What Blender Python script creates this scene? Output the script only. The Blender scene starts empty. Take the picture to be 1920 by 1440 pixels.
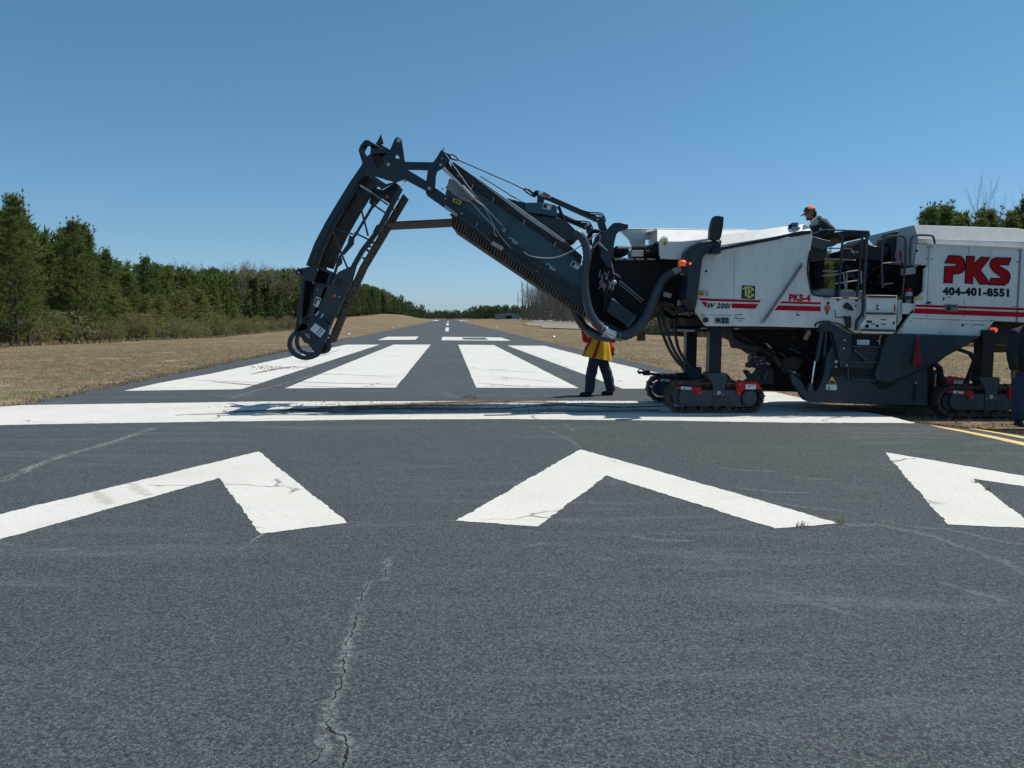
import bpy, bmesh, math, random
from mathutils import Vector, Matrix, noise, geometry

# ------------------------------------------------------------------ camera, sky, sun
scn = bpy.context.scene
FPX = 1450.0                      # focal length in pixels of the 1920 px wide photograph
EYE = 1.65                        # lens height above the runway (m)
PITCH = math.atan(123.0 / FPX)
cam_d = bpy.data.cameras.new('camera')
cam_d.sensor_fit = 'HORIZONTAL'
cam_d.sensor_width = 36.0
cam_d.lens = 36.0 * FPX / 1920.0
cam_d.clip_start = 0.1
cam_d.clip_end = 6000.0
cam = bpy.data.objects.new('camera', cam_d)
scn.collection.objects.link(cam)
cam.location = (0, 0, EYE)
cam.rotation_euler = (math.radians(90) - PITCH, 0, 0)
scn.camera = cam
scn.render.resolution_x, scn.render.resolution_y = 1024, 768

SUN = Vector((0.50, 0.17, 1.0)).normalized()      # direction towards the sun
elev = math.asin(SUN.z)
azim = math.atan2(SUN.x, SUN.y)                   # clockwise from +Y
w = bpy.data.worlds.new("World")
scn.world = w
w.use_nodes = True
nt = w.node_tree
for n in list(nt.nodes): nt.nodes.remove(n)
sky = nt.nodes.new('ShaderNodeTexSky')
sky.sky_type = 'NISHITA'
sky.sun_disc = False
sky.sun_elevation = elev
sky.sun_rotation = azim
sky.altitude = 0
sky.air_density = 1.0
sky.dust_density = 0.35
sky.ozone_density = 2.2
bg = nt.nodes.new('ShaderNodeBackground')
bg.inputs['Strength'].default_value = 0.125
wo = nt.nodes.new('ShaderNodeOutputWorld')
# the air colour: clear spring sky, cyan-blue down to the horizon; unseen zenith brightened as added fill
stc = nt.nodes.new('ShaderNodeTexCoord'); ssx = nt.nodes.new('ShaderNodeSeparateXYZ'); nt.links.new(stc.outputs['Generated'], ssx.inputs[0])
srp = nt.nodes.new('ShaderNodeValToRGB'); nt.links.new(ssx.outputs['Z'], srp.inputs[0])
se = srp.color_ramp.elements; se[0].position = 0.0; se[0].color = (.385, .53, .80, 1); se[1].position = 1.0; se[1].color = (.62, .82, .82, 1)
sm = se.new(.10); sm.color = (.36, .505, .625, 1)
sm = se.new(.38); sm.color = (.355, .575, .575, 1)
smx = nt.nodes.new('ShaderNodeMix'); smx.data_type = 'RGBA'; smx.blend_type = 'MULTIPLY'; smx.inputs[0].default_value = 1.0
nt.links.new(sky.outputs[0], smx.inputs[6]); nt.links.new(srp.outputs[0], smx.inputs[7])
nt.links.new(smx.outputs[2], bg.inputs[0])
nt.links.new(bg.outputs[0], wo.inputs[0])
sd = bpy.data.lights.new('sun', 'SUN')
sd.energy = 3.6
sd.angle = math.radians(0.55)
sd.color = (1.0, 0.955, 0.89)
so = bpy.data.objects.new('sun', sd)
scn.collection.objects.link(so)
so.rotation_euler = (-SUN).to_track_quat('-Z', 'Y').to_euler()
so.location = (20, 10, 40)
vs = scn.view_settings
vs.view_transform = 'Standard'
vs.look = 'None'
vs.exposure = 0.40
vs.gamma = 1.0
scn.cycles.max_bounces = 6
scn.cycles.transparent_max_bounces = 12

# ------------------------------------------------------------------ helpers
COL = scn.collection
ORG = {}
CT, ST = math.cos(PITCH), math.sin(PITCH)

def P(u, v, Y):
    """survey helper: photo coordinates (1920x1440) and a distance -> point in metres"""
    cx, cy = (u - 960) / FPX, (720 - v) / FPX
    fy, fz = CT + cy * ST, -ST + cy * CT
    t = Y / fy
    return Vector((cx * t, Y, EYE + fz * t))

def G(u, v, z=0.0):
    cx, cy = (u - 960) / FPX, (720 - v) / FPX
    fy, fz = CT + cy * ST, -ST + cy * CT
    t = (z - EYE) / fz
    return Vector((cx * t, fy * t, z))

def px(n, Y=13.5):
    return n * Y / FPX

def tag(o, label=None, cat=None, group=None, kind=None):
    if label: o['label'] = label
    if cat: o['category'] = cat
    if group: o['group'] = group
    if kind: o['kind'] = kind
    return o

def empty(name, loc, label=None, cat=None, group=None):
    o = bpy.data.objects.new(name, None)
    o.empty_display_size = 0.3
    COL.objects.link(o)
    o.location = loc
    ORG[o.name] = Vector(loc)
    return tag(o, label, cat, group)

def link_mesh(name, me, mats, parent=None, org=None):
    o = bpy.data.objects.new(name, me)
    COL.objects.link(o)
    if not isinstance(mats, (list, tuple)): mats = [mats]
    for m in mats: me.materials.append(m)
    if parent is not None:
        o.parent = parent
        ORG[o.name] = ORG[parent.name]
    else:
        ORG[o.name] = Vector(org) if org is not None else Vector((0, 0, 0))
        o.location = ORG[o.name]
    return o

def smooth_by_angle(me, deg=35):
    me.shade_smooth() if hasattr(me, 'shade_smooth') else None
    bm = bmesh.new(); bm.from_mesh(me)
    lim = math.radians(deg)
    for e in bm.edges:
        if len(e.link_faces) == 2:
            e.smooth = e.calc_face_angle(0) < lim
    bm.to_mesh(me); bm.free()

class MB:
    """collects plates, boxes, discs and tubes and builds ONE mesh object"""
    def __init__(s):
        s.bm = bmesh.new()
        s.mi = 0
    def _face(s, vs_):
        try:
            f = s.bm.faces.new(vs_)
            f.material_index = s.mi
            return f
        except ValueError:
            return None
    def prism(s, loops, depth):
        """loops: [outer, hole...] lists of world points on a plane y=const; extruded by depth along +Y"""
        tri = geometry.tessellate_polygon([[Vector((p.x, p.z, 0)) for p in l] for l in loops])
        pts = [p for l in loops for p in l]
        fr = [s.bm.verts.new(p) for p in pts]
        bk = [s.bm.verts.new((p.x, p.y + depth, p.z)) for p in pts]
        for t in tri:
            s._face([fr[i] for i in t]); s._face([bk[i] for i in reversed(t)])
        k = 0
        for l in loops:
            n = len(l)
            for i in range(n):
                a, b = k + i, k + (i + 1) % n
                s._face([fr[a], bk[a], bk[b], fr[b]])
            k += n
        return s
    def plate(s, pts, Y, th, holes=()):
        loops = [[P(u, v, Y) for u, v in pts]] + [[P(u, v, Y) for u, v in h] for h in holes]
        return s.prism(loops, th)
    def box(s, u0, v0, u1, v1, Y, th):
        return s.plate([(u0, v0), (u1, v0), (u1, v1), (u0, v1)], Y, th)
    def wbox(s, c, size, rot=None):
        m = Matrix.Translation(c)
        if rot is not None: m = m @ rot.to_4x4()
        m = m @ Matrix.Diagonal((size[0], size[1], size[2], 1))
        r = bmesh.ops.create_cube(s.bm, size=1, matrix=m)
        for v in r['verts']:
            for f in v.link_faces: f.material_index = s.mi
        return s
    def strip(s, path, Y, th, tpx):
        """a sheet seen edge-on: a polyline of photo points, tpx thick, extruded th deep"""
        pts = [Vector(p) for p in path]
        up, dn = [], []
        for i, p in enumerate(pts):
            a = pts[max(0, i - 1)]; b = pts[min(len(pts) - 1, i + 1)]
            d = (b - a).normalized(); n = Vector((-d.y, d.x)) * tpx / 2
            up.append(p + n); dn.append(p - n)
        return s.plate([tuple(p) for p in up + dn[::-1]], Y, th)
    def loft(s, A, B):
        a = [s.bm.verts.new(p) for p in A]; b = [s.bm.verts.new(p) for p in B]
        for i in range(len(A) - 1): s._face([a[i], a[i + 1], b[i + 1], b[i]])
        return s
    def slab(s, A, B, th):
        """two world polylines joined by a surface with thickness th (downwards)"""
        a = [s.bm.verts.new(p) for p in A]; b = [s.bm.verts.new(p) for p in B]
        d = Vector((0, th * .5, -th))
        a2 = [s.bm.verts.new(p + d) for p in A]; b2 = [s.bm.verts.new(p + d) for p in B]
        n = len(A)
        for i in range(n - 1):
            s._face([a[i], a[i + 1], b[i + 1], b[i]]); s._face([a2[i], b2[i], b2[i + 1], a2[i + 1]])
            s._face([a[i], a2[i], a2[i + 1], a[i + 1]]); s._face([b[i], b[i + 1], b2[i + 1], b2[i]])
        s._face([a[0], b[0], b2[0], a2[0]]); s._face([a[-1], a2[-1], b2[-1], b[-1]])
        return s
    def tubew(s, pts, r, n=8, smooth=True, rib=None, cap=True, sub=6, flat=None):
        pts = [Vector(p) for p in pts]
        rs = r if isinstance(r, (list, tuple)) else [r] * len(pts)
        if smooth and len(pts) > 2:
            q, qr = [], []
            for i in range(len(pts) - 1):
                p0 = pts[max(0, i - 1)]; p1 = pts[i]; p2 = pts[i + 1]; p3 = pts[min(len(pts) - 1, i + 2)]
                for k in range(sub):
                    t = k / sub
                    q.append(0.5 * ((2 * p1) + (p2 - p0) * t + (2 * p0 - 5 * p1 + 4 * p2 - p3) * t * t + (3 * p1 - p0 - 3 * p2 + p3) * t ** 3))
                    qr.append(rs[i] * (1 - t) + rs[i + 1] * t)
            q.append(pts[-1]); qr.append(rs[-1])
            pts, rs = q, qr
        if rib:                                   # ribbed hose: resample at half the rib pitch
            pitch, amp = rib
            L = [0]
            for i in range(1, len(pts)): L.append(L[-1] + (pts[i] - pts[i - 1]).length)
            m = max(4, int(L[-1] / pitch * 2)); q = []; qr = []; j = 0
            for k in range(m + 1):
                t = L[-1] * k / m
                while j < len(L) - 2 and L[j + 1] < t: j += 1
                f = (t - L[j]) / max(1e-6, L[j + 1] - L[j])
                q.append(pts[j].lerp(pts[j + 1], f)); qr.append((rs[j] * (1 - f) + rs[j + 1] * f) * (1 + (amp if k % 2 else -amp)))
            pts, rs = q, qr
        rings = []
        d0 = (pts[1] - pts[0]).normalized()
        ref = Vector((0, 1, 0)) if abs(d0.y) < 0.9 else Vector((1, 0, 0))
        nrm = d0.cross(ref).normalized()
        for i, p in enumerate(pts):
            a = pts[max(0, i - 1)]; b = pts[min(len(pts) - 1, i + 1)]
            d = (b - a).normalized() if (b - a).length > 1e-9 else d0
            nrm = (nrm - d * nrm.dot(d)).normalized()
            bi = d.cross(nrm)
            rings.append([s.bm.verts.new(p + (nrm * math.cos(2 * math.pi * k / n) + bi * math.sin(2 * math.pi * k / n)) * rs[i]) for k in range(n)])
        for i in range(len(rings) - 1):
            for k in range(n):
                s._face([rings[i][k], rings[i][(k + 1) % n], rings[i + 1][(k + 1) % n], rings[i + 1][k]])
        if cap:
            s._face(rings[0][::-1]); s._face(rings[-1])
        return s
    def tube(s, path, rpx, Y=None, **k):
        pts = [P(p[0], p[1], p[2] if len(p) > 2 else Y) for p in path]
        r = [px(a, pts[0].y) for a in rpx] if isinstance(rpx, (list, tuple)) else px(rpx, pts[0].y)
        return s.tubew(pts, r, **k)
    def bar(s, u0, v0, u1, v1, Y, rpx, n=8):
        return s.tube([(u0, v0), (u1, v1)], rpx, Y, n=n)
    def disc(s, u, v, Y, rpx, th, n=20):
        c = P(u, v, Y); r = px(rpx, Y)
        return s.prism([[Vector((c.x + r * math.cos(2 * math.pi * k / n), c.y, c.z + r * math.sin(2 * math.pi * k / n))) for k in range(n)]], th)
    def ring(s, u, v, Y, r1, r0, th, n=24):
        c = P(u, v, Y)
        L = [[Vector((c.x + px(r, Y) * math.cos(2 * math.pi * k / n), c.y, c.z + px(r, Y) * math.sin(2 * math.pi * k / n))) for k in range(n)] for r in (r1, r0)]
        return s.prism(L, th)
    def ball(s, c, r, seg=12, scale=(1, 1, 1), rot=None):
        m = Matrix.Translation(c)
        if rot is not None: m = m @ rot.to_4x4()
        m = m @ Matrix.Diagonal((scale[0], scale[1], scale[2], 1))
        q = bmesh.ops.create_uvsphere(s.bm, u_segments=seg, v_segments=max(6, seg * 2 // 3), radius=r, matrix=m)
        for v in q['verts']:
            for f in v.link_faces: f.material_index = s.mi
        return s
    def pieces(s):
        """far-apart pieces of the mesh, each as its own MB"""
        bm = s.bm; bm.verts.ensure_lookup_table(); bm.verts.index_update()
        isl = [-1] * len(bm.verts); k = 0
        for v in bm.verts:
            if isl[v.index] >= 0: continue
            st = [v]; isl[v.index] = k
            while st:
                a = st.pop()
                for e in a.link_edges:
                    q = e.other_vert(a)
                    if isl[q.index] < 0: isl[q.index] = k; st.append(q)
            k += 1
        if k == 1 or k > 60: return [s]
        lo = [[1e9] * 3 for _ in range(k)]; hi = [[-1e9] * 3 for _ in range(k)]
        for v in bm.verts:
            i = isl[v.index]
            for c in range(3): lo[i][c] = min(lo[i][c], v.co[c]); hi[i][c] = max(hi[i][c], v.co[c])
        sz = [max(hi[i][c] - lo[i][c] for c in range(3)) for i in range(k)]
        par = list(range(k))
        def find(i):
            while par[i] != i: i = par[i]
            return i
        for i in range(k):
            for j in range(i + 1, k):
                g2 = sum(max(0, lo[i][c] - hi[j][c], lo[j][c] - hi[i][c]) ** 2 for c in range(3))
                if math.sqrt(g2) <= max(.02, .5 * max(sz[i], sz[j])): par[find(i)] = find(j)
        roots = sorted({find(i) for i in range(k)})
        if len(roots) == 1: return [s]
        out_ = []
        for r in roots:
            m = MB(); vm = {}
            for v in bm.verts:
                if find(isl[v.index]) == r: vm[v.index] = m.bm.verts.new(v.co)
            for f in bm.faces:
                if f.verts[0].index in vm:
                    nf = m.bm.faces.new([vm[v.index] for v in f.verts]); nf.material_index = f.material_index
            out_.append(m)
        bm.free()
        return out_
    def build(s, name, mats, parent=None, bevel=0.0, org=None, angle=35, smooth=True, label=None):
        if parent is not None and name not in ('print', 'lettering'):
            ps = s.pieces()
            if len(ps) > 1: return [m._build(name, mats, parent, bevel, org, angle, smooth, label) for m in ps][0]
        return s._build(name, mats, parent, bevel, org, angle, smooth, label)
    def _build(s, name, mats, parent=None, bevel=0.0, org=None, angle=35, smooth=True, label=None):
        bmesh.ops.recalc_face_normals(s.bm, faces=s.bm.faces)
        o_ = ORG[parent.name] if parent is not None else (Vector(org) if org is not None else Vector((0, 0, 0)))
        if o_.length > 0: bmesh.ops.translate(s.bm, vec=-o_, verts=s.bm.verts)
        me = bpy.data.meshes.new(name)
        s.bm.to_mesh(me); s.bm.free()
        o = link_mesh(name, me, mats, parent, org)
        if smooth: smooth_by_angle(me, angle)
        if bevel > 0:
            b = o.modifiers.new('bevel', 'BEVEL'); b.width = bevel; b.segments = 2
            b.limit_method = 'ANGLE'; b.angle_limit = math.radians(40); b.harden_normals = False
        if label: o['label'] = label
        return o

# ------------------------------------------------------------------ materials
def nodes(m):
    m.use_nodes = True
    t = m.node_tree
    return t, t.nodes['Principled BSDF'], t.nodes['Material Output']

def N(t, kind, **k):
    n = t.nodes.new(kind)
    for a, b in k.items():
        if a.startswith('i_'):
            key = a[2:]
            n.inputs[int(key) if key.isdigit() else key.replace('_', ' ')].default_value = b
        else: setattr(n, a, b)
    return n

def noise_tex(t, vec, scale, detail=3, rough=.55, dist=0):
    n = N(t, 'ShaderNodeTexNoise'); n.inputs['Scale'].default_value = scale
    n.inputs['Detail'].default_value = detail; n.inputs['Roughness'].default_value = rough
    n.inputs['Distortion'].default_value = dist
    t.links.new(vec, n.inputs['Vector'])
    return n.outputs['Fac']

def ramp(t, fac, stops):
    r = N(t, 'ShaderNodeValToRGB')
    e = r.color_ramp.elements
    while len(e) < len(stops): e.new(0.5)
    for i, (p, c) in enumerate(stops):
        e[i].position = p
        e[i].color = (c, c, c, 1) if isinstance(c, (int, float)) else (*c, 1)
    t.links.new(fac, r.inputs[0])
    return r.outputs[0]

def mixc(t, fac, a, b, mode='MIX'):
    m = N(t, 'ShaderNodeMix', data_type='RGBA', blend_type=mode)
    for sock, val in ((m.inputs[0], fac), (m.inputs[6], a), (m.inputs[7], b)):
        if isinstance(val, bpy.types.NodeSocket): t.links.new(val, sock)
        elif isinstance(val, (int, float)): sock.default_value = val
        else: sock.default_value = (*val, 1)
    return m.outputs[2]

def mathn(t, op, a, b=None):
    m = N(t, 'ShaderNodeMath', operation=op)
    for i, val in enumerate((a, b)):
        if val is None: continue
        if isinstance(val, bpy.types.NodeSocket): t.links.new(val, m.inputs[i])
        else: m.inputs[i].default_value = val
    return m.outputs[0]

def bump(t, bsdf, h, strength=.3, dist=.01):
    b = N(t, 'ShaderNodeBump'); b.inputs['Strength'].default_value = strength; b.inputs['Distance'].default_value = dist
    t.links.new(h, b.inputs['Height']); t.links.new(b.outputs[0], bsdf.inputs['Normal'])
    return b

def mat(name, col, rough=.5, metal=0.0, dirt=None, amt=.35, scale=6.0, bmp=0.0, spec=.5, coat=0.0, streak=False):
    m = bpy.data.materials.new(name)
    t, b, out = nodes(m)
    tc = N(t, 'ShaderNodeTexCoord')
    vec = tc.outputs['Object']
    if streak:
        mp = N(t, 'ShaderNodeMapping'); mp.inputs['Scale'].default_value = (3.0, 3.0, .5)
        t.links.new(vec, mp.inputs[0]); v2 = mp.outputs[0]
    else: v2 = vec
    n1 = noise_tex(t, v2, scale, 5, .6)
    n2 = noise_tex(t, vec, scale * 7, 3, .6)
    d = dirt or tuple(min(1, c * .55 + .01) for c in col)
    f = ramp(t, n1, [(.42, 0), (.72, amt)])
    c1 = mixc(t, f, col, d)
    f2 = ramp(t, n2, [(.35, .0), (.8, amt * .6)])
    c2 = mixc(t, f2, c1, tuple(c * .8 for c in col))
    t.links.new(c2, b.inputs['Base Color'])
    b.inputs['Metallic'].default_value = metal
    r = ramp(t, n2, [(.3, max(0, rough - .1)), (.75, min(1, rough + .14))])
    t.links.new(r, b.inputs['Roughness'])
    b.inputs['Specular IOR Level'].default_value = spec
    b.inputs['Coat Weight'].default_value = coat
    if bmp: bump(t, b, n2, bmp, .01)
    return m

DUST = (.20, .165, .125)
M = {}
M['white'] = mat('white paint', (.78, .765, .71), .42, dirt=(.56, .52, .45), amt=.55, scale=1.7, coat=.15, streak=True)
M['hood'] = mat('hood paint', (.62, .61, .57), .5, dirt=(.47, .43, .385), amt=.5, scale=1.5, streak=True)
M['blue'] = mat('slate blue machine paint', (.011, .025, .039), .42, dirt=(.038, .050, .055), amt=.5, scale=2.2)
M['blue2'] = mat('slate blue dusty paint', (.027, .078, .105), .45, dirt=(.07, .105, .115), amt=.5, scale=1.7, streak=True)
M['black'] = mat('black steel', (.010, .011, .013), .55, dirt=(.035, .032, .028), amt=.5, scale=4)
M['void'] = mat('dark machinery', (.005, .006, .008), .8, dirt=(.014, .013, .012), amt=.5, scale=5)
M['rubber'] = mat('black rubber', (.014, .015, .017), .55, dirt=(.05, .047, .04), amt=.4, scale=7)
M['belt'] = mat('dusty conveyor belt', (.022, .019, .017), .85, dirt=(.085, .062, .042), amt=.8, scale=3.5, bmp=.3)
M['cleat'] = mat('dusty belt cleats', (.17, .135, .095), .9, dirt=(.06, .045, .03), amt=.8, scale=9)
M['hose'] = mat('grey ribbed hose', (.032, .045, .060), .38, dirt=(.10, .10, .095), amt=.4, scale=5)
M['steel'] = mat('bare steel', (.45, .45, .44), .35, .8, dirt=(.22, .2, .18), amt=.5, scale=9)
M['chrome'] = mat('chromed rod', (.75, .76, .77), .18, 1.0, amt=.1, scale=9)
M['grey'] = mat('grey metal', (.25, .26, .27), .5, .3, dirt=(.14, .12, .1), amt=.5, scale=5)
M['lgrey'] = mat('light grey metal', (.42, .42, .41), .5, .1, dirt=(.25, .22, .18), amt=.5, scale=5)
M['rust'] = mat('rusty brown steel', (.085, .052, .028), .85, dirt=(.20, .14, .085), amt=.8, scale=7, bmp=.3)
M['mud'] = mat('muddy track steel', (.045, .034, .026), .9, dirt=(.16, .115, .075), amt=.8, scale=10, bmp=.4)
M['red'] = mat('red paint', (.50, .012, .018), .45, dirt=(.2, .03, .03), amt=.3, scale=6, spec=.25)
M['stripe'] = mat('red stripe film', (.50, .006, .020), .5, amt=.15, scale=6, spec=.12)
M['navy'] = mat('navy lettering film', (.006, .009, .024), .5, amt=.1, spec=.15)
M['slate'] = mat('slate painted steel', (.022, .042, .056), .5, dirt=(.07, .07, .065), amt=.6, scale=3)
M['leg'] = mat('black lifting column', (.006, .010, .015), .4, dirt=(.02, .02, .02), amt=.4, scale=4, spec=.3)
M['junk'] = mat('dusty dark iron', (.030, .027, .024), .8, .2, dirt=(.085, .07, .055), amt=.8, scale=6)
M['pksred'] = mat('dark red lettering film', (.42, .006, .010), .5, amt=.2, spec=.12)
M['yellow'] = mat('yellow label', (.72, .52, .05), .5, amt=.2)
M['lemon'] = mat('lemon film', (.75, .72, .16), .5, amt=.1)
M['label'] = mat('white label', (.62, .66, .68), .45, amt=.25, scale=9)
M['labelink'] = mat('label ink', (.03, .03, .035), .6, amt=.1)
M['cream'] = mat('cream steel', (.45, .42, .34), .6, amt=.4)
M['bluecap'] = mat('blue plastic', (.02, .10, .22), .4, amt=.2)
M['skin'] = mat('skin', (.21, .095, .055), .6, amt=.3, scale=12)
M['hair'] = mat('dark hair', (.012, .009, .008), .7, amt=.2)
M['jeans'] = mat('blue denim', (.015, .028, .050), .85, dirt=(.06, .08, .11), amt=.6, scale=6, bmp=.3)
M['jeans2'] = mat('bright blue denim', (.012, .028, .070), .85, dirt=(.05, .08, .15), amt=.5, scale=6, bmp=.3)
M['jacket'] = mat('black jacket cloth', (.010, .011, .014), .8, amt=.4, scale=6, bmp=.3)
M['boot'] = mat('black boot leather', (.010, .009, .010), .6, dirt=(.05, .04, .03), amt=.5, scale=12)
M['sleeve'] = mat('dark teal shirt cloth', (.018, .03, .032), .8, amt=.4, scale=8)
M['hiviz'] = mat('faded safety vest', (.42, .50, .22), .8, dirt=(.5, .52, .45), amt=.5, scale=8)
M['reflect'] = mat('grey reflective tape', (.38, .40, .42), .5, amt=.3, scale=8)
M['flagy'] = mat('mustard yellow cloth', (.85, .50, .02), .85, dirt=(.62, .33, .01), amt=.6, scale=5, bmp=.3)
M['flagr'] = mat('red cloth', (.45, .02, .02), .85, dirt=(.2, .02, .02), amt=.5, scale=5, bmp=.3)
M['cap'] = mat('orange cap cloth', (.80, .13, .035), .75, amt=.3, scale=8)
M['navycloth'] = mat('navy cloth', (.018, .026, .045), .8, amt=.3, scale=8)
M['orange'] = mat('orange plastic', (.62, .10, .02), .35, amt=.2)
M['glassblue'] = mat('tinted screen', (.03, .07, .10), .12, dirt=(.05, .09, .12), amt=.3, scale=2, coat=.6)
M['paintw'] = None
def lamp_mat(name, col, strength):
    m = mat(name, col, .3, amt=.1)
    b = m.node_tree.nodes['Principled BSDF']
    b.inputs['Emission Color'].default_value = (*col, 1); b.inputs['Emission Strength'].default_value = strength
    return m
M['beacon'] = lamp_mat('amber beacon lens', (.85, .13, .03), .22)
M['redlamp'] = lamp_mat('small red marker lamp', (.9, .12, .05), .5)

# ------------------------------------------------------------------ ground
random.seed(7)
RD = Vector((-0.0825, 0.9966, 0)).normalized()     # runway direction
RN = Vector((RD.y, -RD.x, 0))                      # to its right
def W_(s, t, z=0.0):
    return Vector((RN.x * s + RD.x * t, RN.y * s + RD.y * t, z))
def interp(x, tab):
    if x <= tab[0][0]: return tab[0][1]
    for (a, ya), (b, yb) in zip(tab, tab[1:]):
        if x <= b: return ya + (yb - ya) * (x - a) / (b - a)
    return tab[-1][1]
ZL = [(0, 0), (65, -.35), (100, -.85), (160, -.5), (230, .8), (290, 2.1), (380, 3.1), (450, 4.4), (575, 4.6), (700, 3.2), (900, 1.0), (3000, .5)]
ZR = [(0, 0), (54, 0), (100, -.85), (137, -1.0), (170, -.1), (200, .9), (317, 1.2), (600, 1.4), (900, 1.0), (3000, .5)]
def sstep(a, b, x):
    x = max(0, min(1, (x - a) / (b - a))); return x * x * (3 - 2 * x)
def zground(s, t):
    side = ZL if s < 0 else ZR
    e = 8.2 if s < 0 else 6.9
    k = sstep(e + 1, 38, abs(s))
    z = -.045 * sstep(e - .5, e + .5, abs(s)) - .02 + interp(t, side) * k
    if abs(s) > e + .6:
        q = min(1, (abs(s) - e) / 6)
        z += q * (noise.noise(Vector((s * .12, t * .12, 0))) * .12 + noise.noise(Vector((s * .5, t * .5, 3))) * .03)
    if abs(s) > 38: z += min(3, (abs(s) - 38) * .01)
    return z
def zxy(x, y):
    v = Vector((x, y, 0)); return zground(v.dot(RN), v.dot(RD))

S_ = [-1200, -600, -300, -160, -100, -80, -70]
x = -62.0
while x < 62: S_.append(x); x += (1.0 if abs(x) < 16 else 2.0)
S_ += [62, 70, 80, 100, 160, 300, 600, 1200]
T_ = [-80, -40, -20, -8]; x = -6.0
while x < 90: T_.append(x); x += 1.0 if x < 40 else 2.0
while x < 900: T_.append(x); x *= 1.06
T_ += [1000, 1200, 1500, 2000, 3000]
vs_, fs_ = [], []
for t in T_:
    for s in S_: vs_.append(W_(s, t, zground(s, t)))
ns = len(S_)
for j in range(len(T_) - 1):
    for i in range(ns - 1):
        a = j * ns + i; fs_.append((a, a + 1, a + ns + 1, a + ns))
me = bpy.data.meshes.new('ground'); me.from_pydata(vs_, [], fs_)
for p in me.polygons: p.use_smooth = True

gm = bpy.data.materials.new('dry grass ground'); t, b, out = nodes(gm)
vec = N(t, 'ShaderNodeTexCoord').outputs['Object']
n1 = noise_tex(t, vec, .09, 4, .6); n2 = noise_tex(t, vec, .55, 5, .65); n3 = noise_tex(t, vec, 14, 4, .7); n4 = noise_tex(t, vec, 3.2, 4, .7)
c = mixc(t, ramp(t, n1, [(.40, 0), (.55, 1)]), (.215, .157, .100), (.158, .106, .068))
c = mixc(t, ramp(t, n2, [(.50, 0), (.62, .85)]), c, (.135, .140, .055))
c = mixc(t, ramp(t, n2, [(.34, .85), (.42, 0)]), c, (.38, .30, .18))
c = mixc(t, ramp(t, n4, [(.52, 0), (.66, .8)]), c, (.32, .25, .165))
c = mixc(t, ramp(t, n4, [(.28, .75), (.42, 0)]), c, (.085, .062, .038))
c = mixc(t, ramp(t, n3, [(.30, .75), (.5, 0)]), c, (.065, .048, .030))
c = mixc(t, ramp(t, n3, [(.55, 0), (.75, .5)]), c, (.36, .29, .19))
t.links.new(c, b.inputs['Base Color']); b.inputs['Roughness'].default_value = .95; b.inputs['Specular IOR Level'].default_value = .1
h = mathn(t, 'ADD', mathn(t, 'MULTIPLY', n3, .4), n4)
bump(t, b, h, .9, .12)
g = link_mesh('ground', me, gm); tag(g, kind='structure')

# asphalt
am = bpy.data.materials.new('asphalt'); t, b, out = nodes(am)
vec = N(t, 'ShaderNodeTexCoord').outputs['Object']
def vor(t, vec, scale, feat='F1', rnd=1.0):
    n = N(t, 'ShaderNodeTexVoronoi', feature=feat); n.inputs['Scale'].default_value = scale; n.inputs['Randomness'].default_value = rnd
    t.links.new(vec, n.inputs['Vector']); return n
big = noise_tex(t, vec, .35, 5, .6); fine = noise_tex(t, vec, 160, 2, .6)
v1 = vor(t, vec, 125); v2 = vor(t, vec, 66)
def cellval(vn):
    sp_x = N(t, 'ShaderNodeSeparateXYZ'); t.links.new(vn.outputs['Color'], sp_x.inputs[0]); return sp_x.outputs[0]
base = mixc(t, ramp(t, big, [(.35, 0), (.65, 1)]), (.054, .065, .067), (.069, .079, .080))
patch = noise_tex(t, vec, 1.1, 4, .65)
base = mixc(t, ramp(t, patch, [(.52, 0), (.75, .4)]), base, (.080, .076, .074))
base = mixc(t, ramp(t, patch, [(.28, .35), (.42, 0)]), base, (.054, .064, .071))
# single stones: every cell its own tone, tar-dark gaps between some of them
c1_, c2_ = cellval(v1), cellval(v2)
col = mixc(t, ramp(t, c1_, [(.0, .9), (.5, 0)]), base, (.030, .035, .040))
col = mixc(t, ramp(t, c1_, [(.6, 0), (1, .75)]), col, (.145, .163, .164))
col = mixc(t, ramp(t, c2_, [(.0, .8), (.30, 0)]), col, (.022, .026, .030))
pit = noise_tex(t, vec, 58, 3, .7)
col = mixc(t, ramp(t, pit, [(.34, .9), (.43, 0)]), col, (.014, .017, .020))
col = mixc(t, ramp(t, pit, [(.60, 0), (.72, .4)]), col, (.17, .185, .19))
# scuffs: faint pale streaks across the runway
mp = N(t, 'ShaderNodeMapping'); mp.inputs['Scale'].default_value = (.35, 2.2, 1); mp.inputs['Rotation'].default_value = (0, 0, .3)
t.links.new(vec, mp.inputs[0])
sc = noise_tex(t, mp.outputs[0], 1.2, 6, .75, .6)
msk = noise_tex(t, vec, .22, 2, .5)
f = mathn(t, 'MULTIPLY', ramp(t, sc, [(.50, 0), (.72, .32)]), ramp(t, msk, [(.40, 0), (.6, 1)]))
col = mixc(t, f, col, (.24, .255, .26))
t.links.new(col, b.inputs['Base Color']); b.inputs['Roughness'].default_value = .85; b.inputs['Specular IOR Level'].default_value = .3
h = mathn(t, 'ADD', mathn(t, 'MULTIPLY', c1_, .6), mathn(t, 'MULTIPLY', c2_, .8))
h = mathn(t, 'SUBTRACT', h, mathn(t, 'MULTIPLY', v1.outputs['Distance'], .9))
h = mathn(t, 'ADD', h, ramp(t, pit, [(.34, 0), (.48, 1)]))
bump(t, b, h, .6, .006)

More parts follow.
